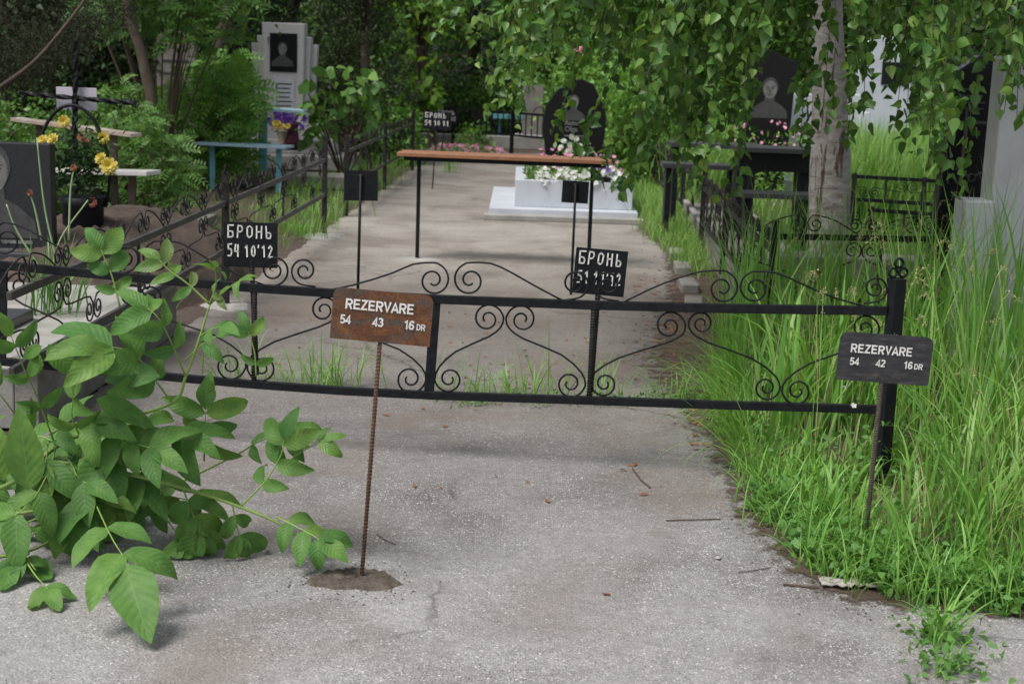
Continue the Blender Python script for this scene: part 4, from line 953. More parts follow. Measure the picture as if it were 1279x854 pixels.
# far small things
kb1 = G(560, 178); o = MB().box((D(640, 180, 24.2).x, 24.2, .09), (3.6, .2, .2)).build('kerb_wall', M_concrete, origin=(D(640, 180, 24.2).x, 24.2, 0), bevel=.01); tag(o, 'long pale kerb wall behind the straight barred fence', 'kerb')
q = D(655, 147, 26.5); plank('blue_bench', 'distant blue bench behind the straight barred fence', D(612, 145, 26.5), D(690, 148, 26.5), .35, .07, M_blue, (.15, .85), M_blue, 'bench', .06)
q = D(602, 156, 25.4); o = MB().prism([(-.16, 0), (.16, 0), (.16, .46), (.1, .5), (-.16, .5)], Vector((q.x, 25.4, 0)), Vector((1, 0, 0)), Vector((0, 0, 1)), Vector((0, .08, 0))).build('gravestone', M_granite_b, origin=(q.x, 25.4, 0)); tag(o, 'small dark gravestone beneath the distant blue bench', 'gravestone')
q = D(613, 90, 31); t = thing('grave_cross', 'small distant white cross between the trees at centre', 'cross', (q.x, 31, 0))
MB().box((q.x, 31, q.z/2+.2), (.09, .05, q.z+.4)).build('upright', M_white, t); MB().box((q.x, 30.96, q.z+.25), (.32, .04, .08)).build('crossarm', M_black, t)
q = D(668, 112, 22.5); o = thing('gravestone', 'distant grey gravestone half behind leaves left of the tulip stela', 'gravestone', (q.x, 22.5, 0))
MB().prism([(-.16, 0), (.16, 0), (.17, q.z+.0), (0, q.z+.15), (-.17, q.z)], Vector((q.x, 24.6, 0)), Vector((1, 0, 0)), Vector((0, 0, 1)), Vector((0, .12, 0))).build('stone', M_concrete_d, o, bevel=.01)
MB().box((q.x, 24.66, .1), (.6, .4, .2)).build('base', M_greystone, o)

# ------------------------------------------------------------------ litter on the path
def dryleaf(px, py, s, label, name='fallen_leaf', cat='leaf', mat=M_dryleaf):
    q = G(px, py); a = random.uniform(0, 6.28); vs = []
    for k_ in range(8):
        b = k_*math.pi/4; r_ = s*(1 if k_ % 4 == 0 else .5)*random.uniform(.8, 1.15); vs.append((q.x+r_*math.cos(a+b), q.y+r_*math.sin(a+b), .004+random.uniform(0, .5)*s*.5))
    vs.append((q.x, q.y, .006)); o = MB().add(vs, [(8, i, (i+1) % 8) for i in range(8)]).build(name, mat, origin=q)
    so_ = o.modifiers.new('solid', 'SOLIDIFY'); so_.thickness = .0012; tag(o, label, cat); return o
dryleaf(684, 627, .018, 'small curled brown leaf lying alone in the middle of the front asphalt')
dryleaf(757, 743, .016, 'tiny brown curl on the asphalt near the bottom centre')
dryleaf(897, 698, .02, 'flat pale chip embedded in the asphalt left of the grass', 'stone_chip', 'chip', M_paper)
dryleaf(793, 581, .02, 'small dry sprig with reddish tip on the asphalt right of centre')
dryleaf(1066, 657, .02, 'white petal like scrap in the grass beside the black sign rod', 'paper_scrap', 'litter', M_paper)
dryleaf(1154, 659, .016, 'white scrap in the grass to the right of the black sign rod', 'paper_scrap', 'litter', M_paper)
q = G(1060, 733); mb = MB(); 
for j in range(6):
    for i in range(14): mb.v.append((q.x-.09+.19*i/13*1.0, q.y-.035+.07*j/5+.01*math.sin(i), .012+.012*random.random()))
mb.f = [(j*14+i, j*14+i+1, (j+1)*14+i+1, (j+1)*14+i) for j in range(5) for i in range(13)]
o = mb.build('bark_scrap', M_paper, origin=q); o.modifiers.new('solid', 'SOLIDIFY').thickness = .003; tag(o, 'crumpled pale grey bark scrap on the dirt below the black sign', 'scrap')
def twig(label, pts, r=.0022):
    P = [G(x, y)+Vector((0, 0, .004)) for x, y in pts]; o = MB().tube(P, r, 5).build('fallen_twig', M_twig, origin=P[0]); tag(o, label, 'twig')
twig('straight dark twig on the asphalt pointing at the tall grass', [(832, 651), (868, 650), (900, 649)])
twig('short bent brown twig in the dirt by the pale bark scrap', [(978, 731), (1000, 733), (1020, 735)], .004)
twig('thin curved twig on the asphalt right of the rusty sign rod', [(470, 668), (482, 676), (494, 681)], .0015)
twig('dark crooked twig on the asphalt right of centre', [(790, 586), (800, 600), (812, 610)], .004)
twig('thin twig on the asphalt below the tall grass', [(922, 716), (945, 713), (962, 710)], .0015)
for nm, px, py, lab, s in (('a', 1, 1, '', 1),):
    pts = [(random.uniform(560, 870), random.uniform(385, 490)) for _ in range(60)]+[(random.uniform(790, 862), random.uniform(300, 480)) for _ in range(110)]+[(random.uniform(860, 905), random.uniform(470, 560)) for _ in range(50)]+[(random.uniform(430, 860), random.uniform(500, 620)) for _ in range(14)]+[(random.uniform(230, 420), random.uniform(300, 480)) for _ in range(30)]
    V = []
    for (x, y) in pts:
        q = G(x, y); a = random.uniform(0, 6.28); e = Vector((math.cos(a), math.sin(a), 0)); f_ = Vector((-e.y, e.x, 0)); l = random.uniform(.008, .028); w_ = l*random.uniform(.2, .5)
        zz = Vector((0, 0, .006)); V += [q+e*l+zz, q+f_*w_+zz*1.8, q-e*l+zz, q-f_*w_+zz*.7]
    o = np_mesh('leaf_litter', np.array([tuple(v) for v in V]), 4, M_dryleaf); tag(o, 'scattered tiny brown dry leaves and husks on the path', 'leaf litter', kind='stuff')
def crumbs(name, label, pts, lo, hi, mat):
    V = []; F = []
    for (x, y) in pts:
        q = G(x, y); r_ = random.uniform(lo, hi); k = len(V); a = random.uniform(0, 6.28)
        for dx, dy, dz in ((1, 0, .25), (.2, .9, .3), (-.9, .3, .2), (-.4, -.9, .35), (.6, -.7, .2), (0, 0, 1.0)):
            V.append((q.x+r_*(dx*math.cos(a)-dy*math.sin(a)), q.y+r_*(dx*math.sin(a)+dy*math.cos(a)), .001+r_*dz*.8))
        F += [(k+5, k+i, k+(i+1) % 5) for i in range(5)]
    o = np_mesh(name, np.array(V), 3, mat, F=np.array(F)); tag(o, label, 'grit', kind='stuff')
crumbs('grit', 'loose pale stone grit scattered over the asphalt', [(random.uniform(60, 1250), random.uniform(520, 854)) for _ in range(420)], .0012, .0034, M_concrete)
crumbs('earth_crumbs', 'dark crumbs of earth and mortar around the rod footing and the grass edge', [(444+random.gauss(0, 42), 728+random.gauss(0, 13)) for _ in range(140)]+[(lambda e: (e[0]-abs(random.gauss(0, 30)), e[1]+random.gauss(0, 10)))(random.choice(edgeR[2:12])) for _ in range(420)], .0015, .005, M_mortar)
def dirt_strip():
    mt, n, b, o = new_mat('earth_wash'); p = wpos(n)
    a = noise(n, 9, 9, .75, p); r = ramp(n, a.outputs[0], [(.3, (.15, .10, .07)), (.7, (.07, .05, .037))]); n.links.new(r.outputs[0], b.inputs['Base Color']); b.inputs['Roughness'].default_value = .95
    f = noise(n, 60, 6, .75, p); bump(n, b, f.outputs[0], 1.0, .02)
    at = N(n, 'ShaderNodeAttribute', attribute_name='cover'); nz = noise(n, 14, 8, .72, p)
    sm = N(n, 'ShaderNodeMath', operation='ADD'); n.links.new(at.outputs['Fac'], sm.inputs[0]); n.links.new(nz.outputs[0], sm.inputs[1])
    rc = ramp(n, sm.outputs[0], [(.86, (0, 0, 0)), (1.0, (1, 1, 1))]); tr_ = n.nodes.new('ShaderNodeBsdfTransparent'); mx = n.nodes.new('ShaderNodeMixShader')
    n.links.new(rc.outputs[0], mx.inputs[0]); n.links.new(tr_.outputs[0], mx.inputs[1]); n.links.new(b.outputs[0], mx.inputs[2]); n.links.new(mx.outputs[0], o.inputs[0])
    E = [Vector(v) for v in catmull([G(1500, 790)]+edgeR_w, 6)]; cen = Vector((3.0, 8.0, 0)); vs = []; fs = []; at_ = []
    offs = ((-.30, 0), (-.20, .16), (-.10, .34), (0, .55), (.12, .7), (.6, .8))
    for i, e in enumerate(E):
        d = (E[min(i+1, len(E)-1)]-E[max(i-1, 0)]).normalized(); nn = Vector((d.y, -d.x, 0))
        if nn.dot(cen-e) < 0: nn = -nn
        px_, py_ = 639.5+FPX*(e-CAMP).dot(CR)/(e-CAMP).dot(FW), 427-FPX*(e-CAMP).dot(CU)/(e-CAMP).dot(FW); ex = max(0, 1-abs(py_-455)/130)
        for q, c_ in offs: vs.append((e.x+nn.x*(q*(1+ex*1.2) if q < 0 else q), e.y+nn.y*(q*(1+ex*1.2) if q < 0 else q), .004)); at_.append(c_+(.12*ex if c_ > 0 else 0))
    m_ = len(offs)
    for i in range(len(E)-1):
        for k in range(m_-1): fs.append((i*m_+k, i*m_+k+1, (i+1)*m_+k+1, (i+1)*m_+k))
    me = bpy.data.meshes.new('dirt_verge'); me.from_pydata(vs, [], fs); A_ = me.attributes.new('cover', 'FLOAT', 'POINT'); A_.data.foreach_set('value', at_)
    ob = link_mesh('dirt_verge', me, mt); ob['kind'] = 'structure'
dirt_strip()

# ------------------------------------------------------------------ grasses
def blades(name, label, P, h, wdt, lean=.35, mat=L_grass, seg=6, origin=(0, 0, 0), hj=.35, curl=.9, cat='grass', dirn=None, tag_=True, parent=None):
    n = len(P); P = np.asarray(P, float); a = rng.uniform(0, 2*np.pi, n); H = (h if np.ndim(h) else np.full(n, h))*(1+hj*rng.uniform(-1, 1, n))
    dirv = np.stack([np.cos(a), np.sin(a), np.zeros(n)], 1)
    if dirn is not None: dirv = nrm(dirv+np.array(dirn))
    ln = lean*rng.uniform(.2, 1.6, n); cv = curl*rng.uniform(0, 1, n)**1.6
    side = np.cross(dirv, [0, 0, 1.]); tw = rng.uniform(-1, 1, n)[:, None]; side = nrm(side+dirv*tw*.8)
    W_ = wdt*rng.uniform(.5, 1.3, n); rows = []; pos = P.copy(); ang_ = ln*.5
    for i in range(seg+1):
        t = i/seg; wv = W_*np.minimum(1, .55+1.6*t)*(1-t**2.2)+.0002
        rows.append(np.stack([pos-side*wv[:, None]/2, pos+side*wv[:, None]/2], 1))
        an = ang_+ (ln*.6+cv*2.6*t)*t; an = np.minimum(an, 2.6); stp = (H/seg)[:, None]
        pos = pos + (dirv*np.sin(an)[:, None]+np.array([0, 0, 1.])*np.cos(an)[:, None])*stp
        pos[:, 2] = np.maximum(pos[:, 2], .004)
    V = np.concatenate(rows, 1).reshape(-1, 3); k = 2*(seg+1); base_ = np.arange(n)[:, None]*k; F = np.concatenate([base_+np.array([2*i, 2*i+1, 2*i+3, 2*i+2]) for i in range(seg)], 0)
    o = np_mesh(name, V, 4, mat, parent, origin, F=F.reshape(-1, 4), smooth=True)
    if tag_: tag(o, label, cat, kind='stuff')
    return o

def inpoly(x, y, poly):
    c = False; n = len(poly); j = n-1
    for i in range(n):
        if (poly[i][1] > y) != (poly[j][1] > y) and x < (poly[j][0]-poly[i][0])*(y-poly[i][1])/(poly[j][1]-poly[i][1])+poly[i][0]: c = not c
        j = i
    return c
def samp(n, poly_px, clump=0, cr=.05):
    poly = [(G(x, y).x, G(x, y).y) for x, y in poly_px]; xs = [p[0] for p in poly]; ys = [p[1] for p in poly]; out = []
    cen = []
    while len(out) < n:
        if clump and len(cen) < clump or not clump:
            x = random.uniform(min(xs), max(xs)); y = random.uniform(min(ys), max(ys))
            if inpoly(x, y, poly): (cen if clump else out).append((x, y, 0))
        else:
            c_ = random.choice(cen); out.append((c_[0]+random.gauss(0, cr), c_[1]+random.gauss(0, cr), 0))
    return np.array(out)
def proj(p):
    v = Vector(p)-CAMP; f = v.dot(FW); return 639.5+FPX*v.dot(CR)/f, 427-FPX*v.dot(CU)/f
def hfield(P, h):
    out = []
    for p in P:
        x, y = proj(p); k = 1.0
        if y > 575: k = min(1, max(.30, (x-1085)/110)) if x > 1055 else .34
        elif x < 935: k = .65
        out.append(h*k)
    return np.array(out)
GP = [(1330, 752), (1200, 740), (1110, 735), (1050, 715), (1000, 680), (965, 640), (940, 585), (922, 530), (905, 480), (892, 440), (886, 415), (950, 392), (1150, 392), (1400, 392), (1700, 500), (1700, 760)]
blades('tall_grass', 'dense tall bright green grass filling the right side around the black sign', *(lambda P: (P, hfield(P, .44)))(samp(3800, GP, 420, .045)), .0125, .5, origin=(1.8, 6, 0), curl=.95, hj=.55)
GP2 = [(1330, 740), (1200, 730), (1110, 720), (1050, 700), (1000, 665), (965, 610), (945, 560), (930, 500), (1100, 430), (1500, 430), (1600, 740)]
blades('coarse_grass', 'coarse wide arching grass blades rising above the right hand grass', *(lambda P: (P, hfield(P, .62)))(samp(1200, GP2, 170, .03)), .021, .42, origin=(1.8, 6, 0), curl=.8, hj=.35, seg=9)
blades('long_grass', 'long upright grass leaves before the pale slab at the right edge', samp(170, [(1300, 600), (1130, 600), (1110, 480), (1300, 470)], 40, .03), 1.05, .014, .30, origin=(1.8, 6, 0), curl=.28, hj=.2, seg=9)
blades('long_grass', 'long grass leaves right of the path rising before the black plinth fence', samp(220, [(905, 500), (1040, 520), (1060, 400), (925, 380)], 34, .03), .85, .012, .30, origin=(1.8, 6, 0), curl=.3, hj=.2, seg=9)
blades('grass_stalks', 'thin straw coloured grass stalks mixed through the right hand grass', *(lambda P: (P, hfield(P, .55)))(samp(1000, GP, 200, .05)), .0032, .4, mat=L_grassdry, origin=(1.8, 6, 0), curl=.3)
blades('edge_grass', 'short spreading grass along the asphalt edge at right', samp(1500, [(1330, 775), (1200, 765), (1110, 752), (1050, 735), (995, 700), (955, 650), (925, 590), (903, 530), (885, 480), (905, 470), (950, 560), (1000, 640), (1100, 700), (1330, 720)], 170, .04), .2, .006, .9, origin=(1.8, 5, 0))
# overhanging blades on the path side
blades('overhanging_grass', 'grass blades arching over the asphalt from the right hand grass', samp(260, [(955, 640), (915, 560), (900, 490), (925, 480), (965, 580)], 30, .03), .42, .0085, 1.0, origin=(1.5, 5.5, 0), dirn=(-1.6, -.5, 0), curl=.5, seg=8)
# grass seed heads
def seedheads(n, poly, hmin, hmax, label):
    P = samp(n, poly); V = []; S = []; mb = MB()
    for p in P:
        h = random.uniform(hmin, hmax); a = random.uniform(0, 6.28); b = random.uniform(.05, .22); top = Vector((p[0]+math.cos(a)*b*h, p[1]+math.sin(a)*b*h, h)); base_ = Vector(p); mid = base_.lerp(top, .5)+Vector((-math.cos(a)*.02, -math.sin(a)*.02, .02))
        nod = top+Vector((math.cos(a)*.07, math.sin(a)*.07, -.01)); pts = [Vector(q) for q in catmull([base_, mid, top, nod], 4)]; mb.tube(pts, .0012, 3)
        for k_ in range(38):
            t_ = random.uniform(.62, 1); q = pts[min(len(pts)-1, int(t_*(len(pts)-1)))]+Vector((random.gauss(0, .006), random.gauss(0, .006), random.gauss(0, .006))); V.append(q)
    o = mb.build('seed_heads', M_stem, origin=(1.8, 6, 0)); tag(o, label+' stems', 'grass', kind='stuff')
    o = np_mesh('grass_seeds', leaf_cloud(np.array([tuple(v) for v in V]), .010, .35, .2), 6, L_grassdry, origin=(1.8, 6, 0)); tag(o, label, 'grass seeds', kind='stuff')
seedheads(110, [(1330, 720), (1110, 700), (1000, 640), (1000, 560), (950, 420), (1330, 400)], .5, .9, 'pale seed heads nodding over the right hand grass')
# broadleaf weeds at the edge
def weeds(name, label, P, size, hgt, mat=L_weed, per=14, org=(1.8, 5, 0)):
    C = np.repeat(P, per, 0)+np.concatenate([rng.normal(0, .035, (len(P)*per, 2)), np.abs(rng.normal(0, hgt, (len(P)*per, 1)))], 1); C[:, 2] += .008
    o = np_mesh(name, leaf_cloud(C, size, .6, -.1), 6, mat, origin=org); tag(o, label, 'weeds', kind='stuff')
weeds('broadleaf_weeds', 'low broadleaf weeds at the foot of the right hand grass', samp(230, [(1330, 772), (1200, 762), (1110, 745), (1050, 725), (1000, 695), (950, 640), (940, 600), (1000, 650), (1100, 700), (1330, 720)]), .035, .04)
weeds('undergrowth', 'green undergrowth between the tall grass stems', samp(600, GP), .028, .10)
scatter_flowers('white_weed_flowers', 'tiny white weed flowers dotted through the right hand grass', samp(26, GP2)+np.array([0, 0, .36])+rng.normal(0, .04, (26, 3)), .012, L_white, origin=(1.8, 6, 0))
# crack line grasses behind the front fence
def tuft(px, py, n, h, label, sp=.05, w_=.0045):
    q = G(px, py); P = np.array([(q.x+random.gauss(0, sp), q.y+random.gauss(0, sp*.35), 0) for _ in range(n)]); o = blades('grass_tuft', label, P, h*1.45, w_*1.35, .7, origin=q, cat='grass tuft', tag_=False, hj=.6, curl=1.1); tag(o, label, 'grass tuft', 'grass tufts in the crack behind the front fence'); return o
tuft(415, 482, 75, .17, 'fullest green grass tuft in the crack left of the rusty sign', .10)
tuft(350, 476, 35, .11, 'grass tuft right of the left scroll fence rebar', .07)
tuft(390, 484, 30, .12, 'grass tuft in the crack below the twin scrolls left of the rusty sign', .06)
tuft(600, 493, 55, .12, 'grass tuft just right of the black fence upright', .13)
tuft(655, 496, 45, .10, 'grass tuft in the crack left of the middle rebar upright', .12)
tuft(745, 500, 35, .16, 'thin grass tuft at the middle rebar upright', .08)
tuft(810, 500, 30, .11, 'sparse grass tuft right of the middle rebar upright', .09)
tuft(868, 503, 40, .12, 'grass tuft in the crack where the tall grass begins', .09)
tuft(690, 497, 25, .2, 'lone taller grass blades left of the middle rebar upright', .09)
tuft(280, 474, 30, .14, 'grass tuft behind the walnut leaves at left', .09)
weeds('crack_weeds', 'low weeds growing in the crack line under the front fence', np.array([tuple(G(random.uniform(540, 900), 504+random.uniform(-6, 4)+0.02*(0))) for _ in range(60)]), .018, .012, per=10, org=(.3, 6.3, 0))
def weedplant(px, py, n, h, label):
    q = G(px, py); P = np.array([(q.x+random.gauss(0, .02), q.y+random.gauss(0, .02), 0) for _ in range(n)]); t = thing('crack_weed', label, 'weed', q)
    blades('blades', '', P, h, .009, .9, parent=t, tag_=False, seg=7); C = np.array([(q.x+random.gauss(0, .06), q.y+random.gauss(0, .05), abs(random.gauss(0, .04))+.006) for _ in range(130)])
    np_mesh('leaves', leaf_cloud(C, .028, .5, 0), 6, L_weed, t)
weedplant(1172, 800, 46, .17, 'spreading green weed growing from the asphalt at bottom right')
weedplant(1165, 745, 40, .2, 'leafy weed where dirt meets asphalt right of the bark scrap')
weedplant(1178, 840, 16, .10, 'small weed at the bottom edge below the spreading weed')
# path edge grass further on
blades('verge_grass', 'bright short grass along the far right edge of the path', samp(5200, [(850, 345), (835, 312), (805, 288), (785, 262), (800, 225), (850, 240), (880, 300), (885, 350)], 500, .06), .19, .007, .6, mat=L_farGrass, origin=(1.5, 12, 0), seg=4)
blades('tall_verge_grass', 'tall bright weeds right of the white grave box', samp(2600, [(800, 225), (790, 200), (900, 180), (930, 230), (860, 262)], 200, .1), .75, .014, .25, mat=L_farGrass, origin=(2, 15, 0), seg=4)
blades('field_grass', 'bright green grass behind the birch trunk', samp(9500, [(1035, 296), (1045, 246), (1280, 246), (1290, 292), (1160, 300)], 900, .1), .80, .02, .32, mat=L_farGrass, origin=(4, 15, 0), seg=4)
blades('grave_grass', 'green grass and weeds inside the plots around the birch foot', samp(2600, [(930, 345), (930, 262), (1010, 262), (1230, 300), (1230, 400), (1000, 400)], 500, .08), .26, .009, .6, mat=L_grass, origin=(3, 11, 0), seg=4)
blades('grave_grass', 'sparse grass inside the left grave plots', np.array([tuple(Lp(random.choice((random.uniform(5.0, 9), random.uniform(1.8, 9))), abs(random.gauss(0, 1.1))+.05)) for _ in range(620)]), .16, .006, .6, mat=L_grass, origin=(-2, 10, 0), seg=4)
blades('verge_grass', 'grass and weeds between the two left fences', samp(1700, [(345, 305), (400, 300), (430, 275), (500, 222), (540, 195), (480, 200), (400, 225), (330, 260)], 190, .08), .2, .008, .6, mat=L_fresh, origin=(-2, 14, 0), seg=4)
for x_, y_, n_, lb in ((372, 294, 50, 'small grass tuft on the path left of the end post'), (562, 262-46, 60, 'grass tuft at the foot of the distant lettered sign')):
    q = G(x_, y_); o = blades('grass_tuft', '', np.array([(q.x+random.gauss(0, .06), q.y+random.gauss(0, .06), 0) for _ in range(n_)]), .13 if n_ == 50 else .3, .006, .6, origin=q, tag_=False); tag(o, lb, 'grass tuft')
# pale iris-like stalks at left behind the fence
q = Lp(.9, .25); t = thing('carnation_plant', 'tall pale green flower stalks with dry heads behind the left end of the front fence', 'plant', q)
mb = MB(); 
STK = [[(72, 330), (56, 260), (46, 172)], [(86, 300), (88, 240), (92, 212)], [(52, 300), (44, 262), (38, 244)], [(60, 350), (22, 290), (8, 255)], [(64, 350), (75, 300), (110, 250)], [(70, 420), (66, 380), (60, 300)], [(74, 420), (78, 370), (100, 335)], [(70, 420), (60, 390), (40, 350)]]
for s_ in STK:
    P = [Vector(D(x, y, 7.1)) for x, y in s_]; P = [Vector(v) for v in catmull(P, 5)]; mb.tube(P, [.006-.003*i/len(P) for i in range(len(P))], 5)
P0 = D(70, 425, 7.1); mb.tube([Vector((P0.x, 7.1, .2)), P0], .006, 5)
mb.build('stalks', leafmat('pale_stalk', [(.25, .36, .18), (.3, .4, .22)], .6, .1), t, smooth=True)
blossoms(t, [D(92, 210, 7.1), D(38, 241, 7.1)], .02, M_dryleaf, 'seed_head', 7)
blades('leaves', '', np.array([(P0.x+random.gauss(0, .06), 7.1+random.gauss(0, .05), .25) for _ in range(46)]), .34, .011, .5, mat=L_weed, parent=t, tag_=False, curl=.7)

# ------------------------------------------------------------------ birch
bb = Vector((D(1035, 300, 10.5).x, 10.5, 0)); bt = D(1037, 0, 10.5)
t = thing('birch_tree', 'weeping birch with a grey cracked trunk and long leafy branches hanging into the picture', 'tree', bb)
tr = [Vector((bb.x+.0, 10.5, -.05)), Vector((bb.x, 10.5, .25)), D(1035, 270, 10.5), D(1037, 190, 10.5), D(1036, 100, 10.5), D(1034, 0, 10.5), Vector((bt.x-.02, 10.5, 3.2)), Vector((bt.x+.1, 10.6, 5.2)), Vector((bt.x+.1, 10.7, 8.)), ]
trs = [Vector(v) for v in catmull(tr, 5)]
rad_k = []
for p in trs:
    z = p.z; rad_k.append(.175 if z < .1 else (.15 if z < .6 else .15-.055*min(1, (z-.6)/1.6)-.06*min(1, max(0, z-2.2)/5)))
o = MB().tube(trs, rad_k, 20).build('trunk', M_birch, t, smooth=True)
dm = o.modifiers.new('sub', 'SUBSURF'); dm.levels = 2; dm.render_levels = 2
tx = bpy.data.textures.new('bark_relief', 'CLOUDS'); tx.noise_scale = .09; dd = o.modifiers.new('disp', 'DISPLACE'); dd.texture = tx; dd.strength = .014; dd.mid_level = .5
limbs = MB(); tws = MB()
def ybot(x):
    xs = [480, 520, 560, 600, 640, 680, 700, 740, 765, 800, 820, 850, 880, 905, 925, 945, 965, 985, 1005, 1030, 1060, 1090, 1112, 1130, 1155, 1190, 1205, 1225, 1250, 1279, 1330]
    ys = [25, 48, 80, 140, 150, 120, 105, 110, 165, 225, 190, 225, 240, 250, 165, 90, 50, 60, 30, 20, 185, 125, 120, 120, 190, 215, 105, 85, 125, 115, 130]
    return float(np.interp(x, xs, ys))
LP = []; LD = []; hubs = {}
def hub(x, Y):
    return Vector((D(x, -150, Y).x, Y, random.uniform(2.5, 3.4)))
ntw = 0
specials = [(738, 232, 7.5), (712, 190, 7.7), (695, 170, 7.9), (765, 245, 7.3), (995, 185, 7.0), (1022, 165, 6.9), (1008, 195, 7.1), (905, 258, 7.4), (765, 262, 7.2), (1190, 250, 6.6), (1180, 235, 6.4), (1060, 185, 7.0), (1130, 190, 6.9), (1112, 168, 6.8), (600, 150, 8.2), (640, 165, 8.4), (1272, 155, 5.6), (850, 238, 7.6), (880, 245, 7.4), (545, 46, 7.8), (515, 20, 7.6), (575, 55, 8), (1262, 150, 5.7), (1160, 210, 6.5), (1075, 150, 6.9)]
for i in range(290):
    if i < len(specials):
        sx, sy, Y = specials[i % len(specials)]; x = sx+random.uniform(-8, 8); yb_ = sy+random.uniform(-12, 0); Y += random.uniform(-.15, .15)
    else:
        x = random.uniform(585, 1330)
        if (985 < x < 1062 and random.random() < .75) or (1165 < x < 1236 and random.random() < .7): continue
        Y = random.uniform(6.0, 9.2) if x < 1150 else random.uniform(5.3, 7.6)
        if 990 < x < 1085: Y = min(Y, 9.6) 
        yb_ = -40+(ybot(x)+25)*random.uniform(.15, .97)**.8
        if 1060 < x < 1150 and yb_ > 70 and random.random() < .5: yb_ = random.uniform(-20, 60)
        if 935 < x < 1015 and yb_ > 62 and random.random() < .75: yb_ = random.uniform(-20, 55)
    end = D(x, yb_, Y)
    lean = -.55 if x < 800 else (-.15 if x < 1000 else .0)
    top = Vector((end.x-lean*(random.uniform(.6, 1.3))*max(.3, (2.4-end.z)), Y+random.uniform(-.2, .5), random.uniform(2.15, 2.6)))
    if x < 640: top = Vector((end.x+random.uniform(.5, 1.0), Y+.3, max(end.z+.25, 1.9)+random.uniform(0, .25)))
    mid = top.lerp(end, .45)+Vector((lean*.12+random.uniform(-.06, .06), random.uniform(-.05, .05), .06))
    pts = [Vector(v) for v in catmull([top, mid, end], 7)]
    tws.tube(pts, [.0042-.003*k/len(pts) for k in range(len(pts))], 4, False)
    L = sum((pts[k+1]-pts[k]).length for k in range(len(pts)-1)); nl = int(L/.0145)
    for k in range(nl):
        s_ = k/nl*(len(pts)-1); i0 = int(s_); p = pts[i0].lerp(pts[i0+1], s_-i0); LP.append(p+Vector((random.gauss(0, .022), random.gauss(0, .022), random.gauss(0, .012)))); LD.append((k % 2)*2-1)
    if i % 6 == 0:   # feed the twig from a limb that grows out of the trunk
        s = trs[min(len(trs)-1, 25+random.randint(0, 12))]; el = s.lerp(top, .55)+Vector((0, 0, random.uniform(.6, 1.1)))
        cp = [Vector(v) for v in catmull([s, el, top.lerp(el, .25)+Vector((0, 0, .15)), top], 5)]; limbs.tube(cp, [.035*(1-k/len(cp))+.004 for k in range(len(cp))], 6, False)
limbs.build('limbs', M_bark, t, smooth=True); tws.build('twigs', M_twig, t)
def birch_leaves(P, size, droop=.9, jit=.3):
    n = len(P); P = np.array([tuple(p) for p in P]); d = rng.normal(size=(n, 3))*.6; d[:, 2] -= droop; d = nrm(d)
    q = rng.normal(size=(n, 3))*.8+np.array([0, -.55, .45]); s = nrm(np.cross(d, q)); u = nrm(np.cross(s, d)); L = size*(1+jit*rng.uniform(-1, 1, n))[:, None]
    sh = [(0, 0, 0), (.06, .52, .08), (.25, .84, .13), (.42, .78, .11), (.72, .38, .05), (1.02, 0, -.08), (.5, 0, -.02)]
    W_ = L*.44
    A_ = [P+d*L*a+s*W_*b+u*L*c_ for a, b, c_ in sh[:6]]; B_ = [P+d*L*a-s*W_*b+u*L*c_ for a, b, c_ in sh[:6]]
    V = np.stack(A_+B_, 1).reshape(-1, 3); k = 12; b0 = np.arange(n)[:, None]*k
    F = np.concatenate([b0+np.array([0, 1, 2, 3, 4, 5]), b0+np.array([0, 5, 10, 9, 8, 7])], 0)
    return V, F
V, F = birch_leaves(LP, .054)
print('birch leaves', len(LP))
np_mesh('foliage', V, 6, L_birch, t, F=F)
# crown above the picture
C = ell(300, (bb.x, 9.6, 5.0), (3.2, 3.6, 2.0), .3); np_mesh('crown', leaf_cloud(clumps(C, .35, 60), .07, .8, .6), 6, L_birch, t)

# ------------------------------------------------------------------ walnut shrub
def leaflet(base, d, nrm_, L, Wd, curl=.35, fold=.25, wav=.0, nu=9):
    """pointed oval leaflet with folded midrib; returns verts, faces, uv"""
    d = d.normalized(); s = d.cross(nrm_).normalized(); n = s.cross(d).normalized(); vs = []; uv = []; fs = []
    pos = base.copy(); ang0 = 0; ph = random.uniform(0, 6.28); sb = random.uniform(-.12, .12)
    for i in range(nu+1):
        t = i/nu; w_ = Wd*.5*(math.sin(math.pi*min(1, t**.80))**.85)*(1-.25*t)*1.12*(1.0 if 0 < i < nu else 0)+.0004
        dd_ = (d*math.cos(ang0)-n*math.sin(ang0)+s*sb*t).normalized(); nn = (n*math.cos(ang0)+d*math.sin(ang0))
        for j in (-1, -.5, 0, .5, 1):
            e = abs(j); vs.append(pos+s*j*w_+nn*(w_*e*fold*(1.4-e*.5)+w_*e*.16*math.sin(ph+t*9+j*2))); uv.append((j, t))
        pos = pos+dd_*(L/nu); ang0 += curl/nu*(1+t)
    for i in range(nu):
        for j in range(4): a = i*5+j; fs.append((a, a+1, a+6, a+5))
    return vs, fs, uv
class LeafAcc:
    def __init__(s): s.v = []; s.f = []; s.uv = []
    def add(s, r):
        k = len(s.v); s.v += [tuple(q) for q in r[0]]; s.f += [tuple(i+k for i in f) for f in r[1]]; s.uv += r[2]
def Dw(px, py, Y): return D(px, py, min(Y, G(px, py, .03).y-.03) if py > 300 else Y)
AC = LeafAcc(); ACY = LeafAcc(); stems = MB()
wb = G(-60, 640)
TOC = Vector((0, -1, 0))
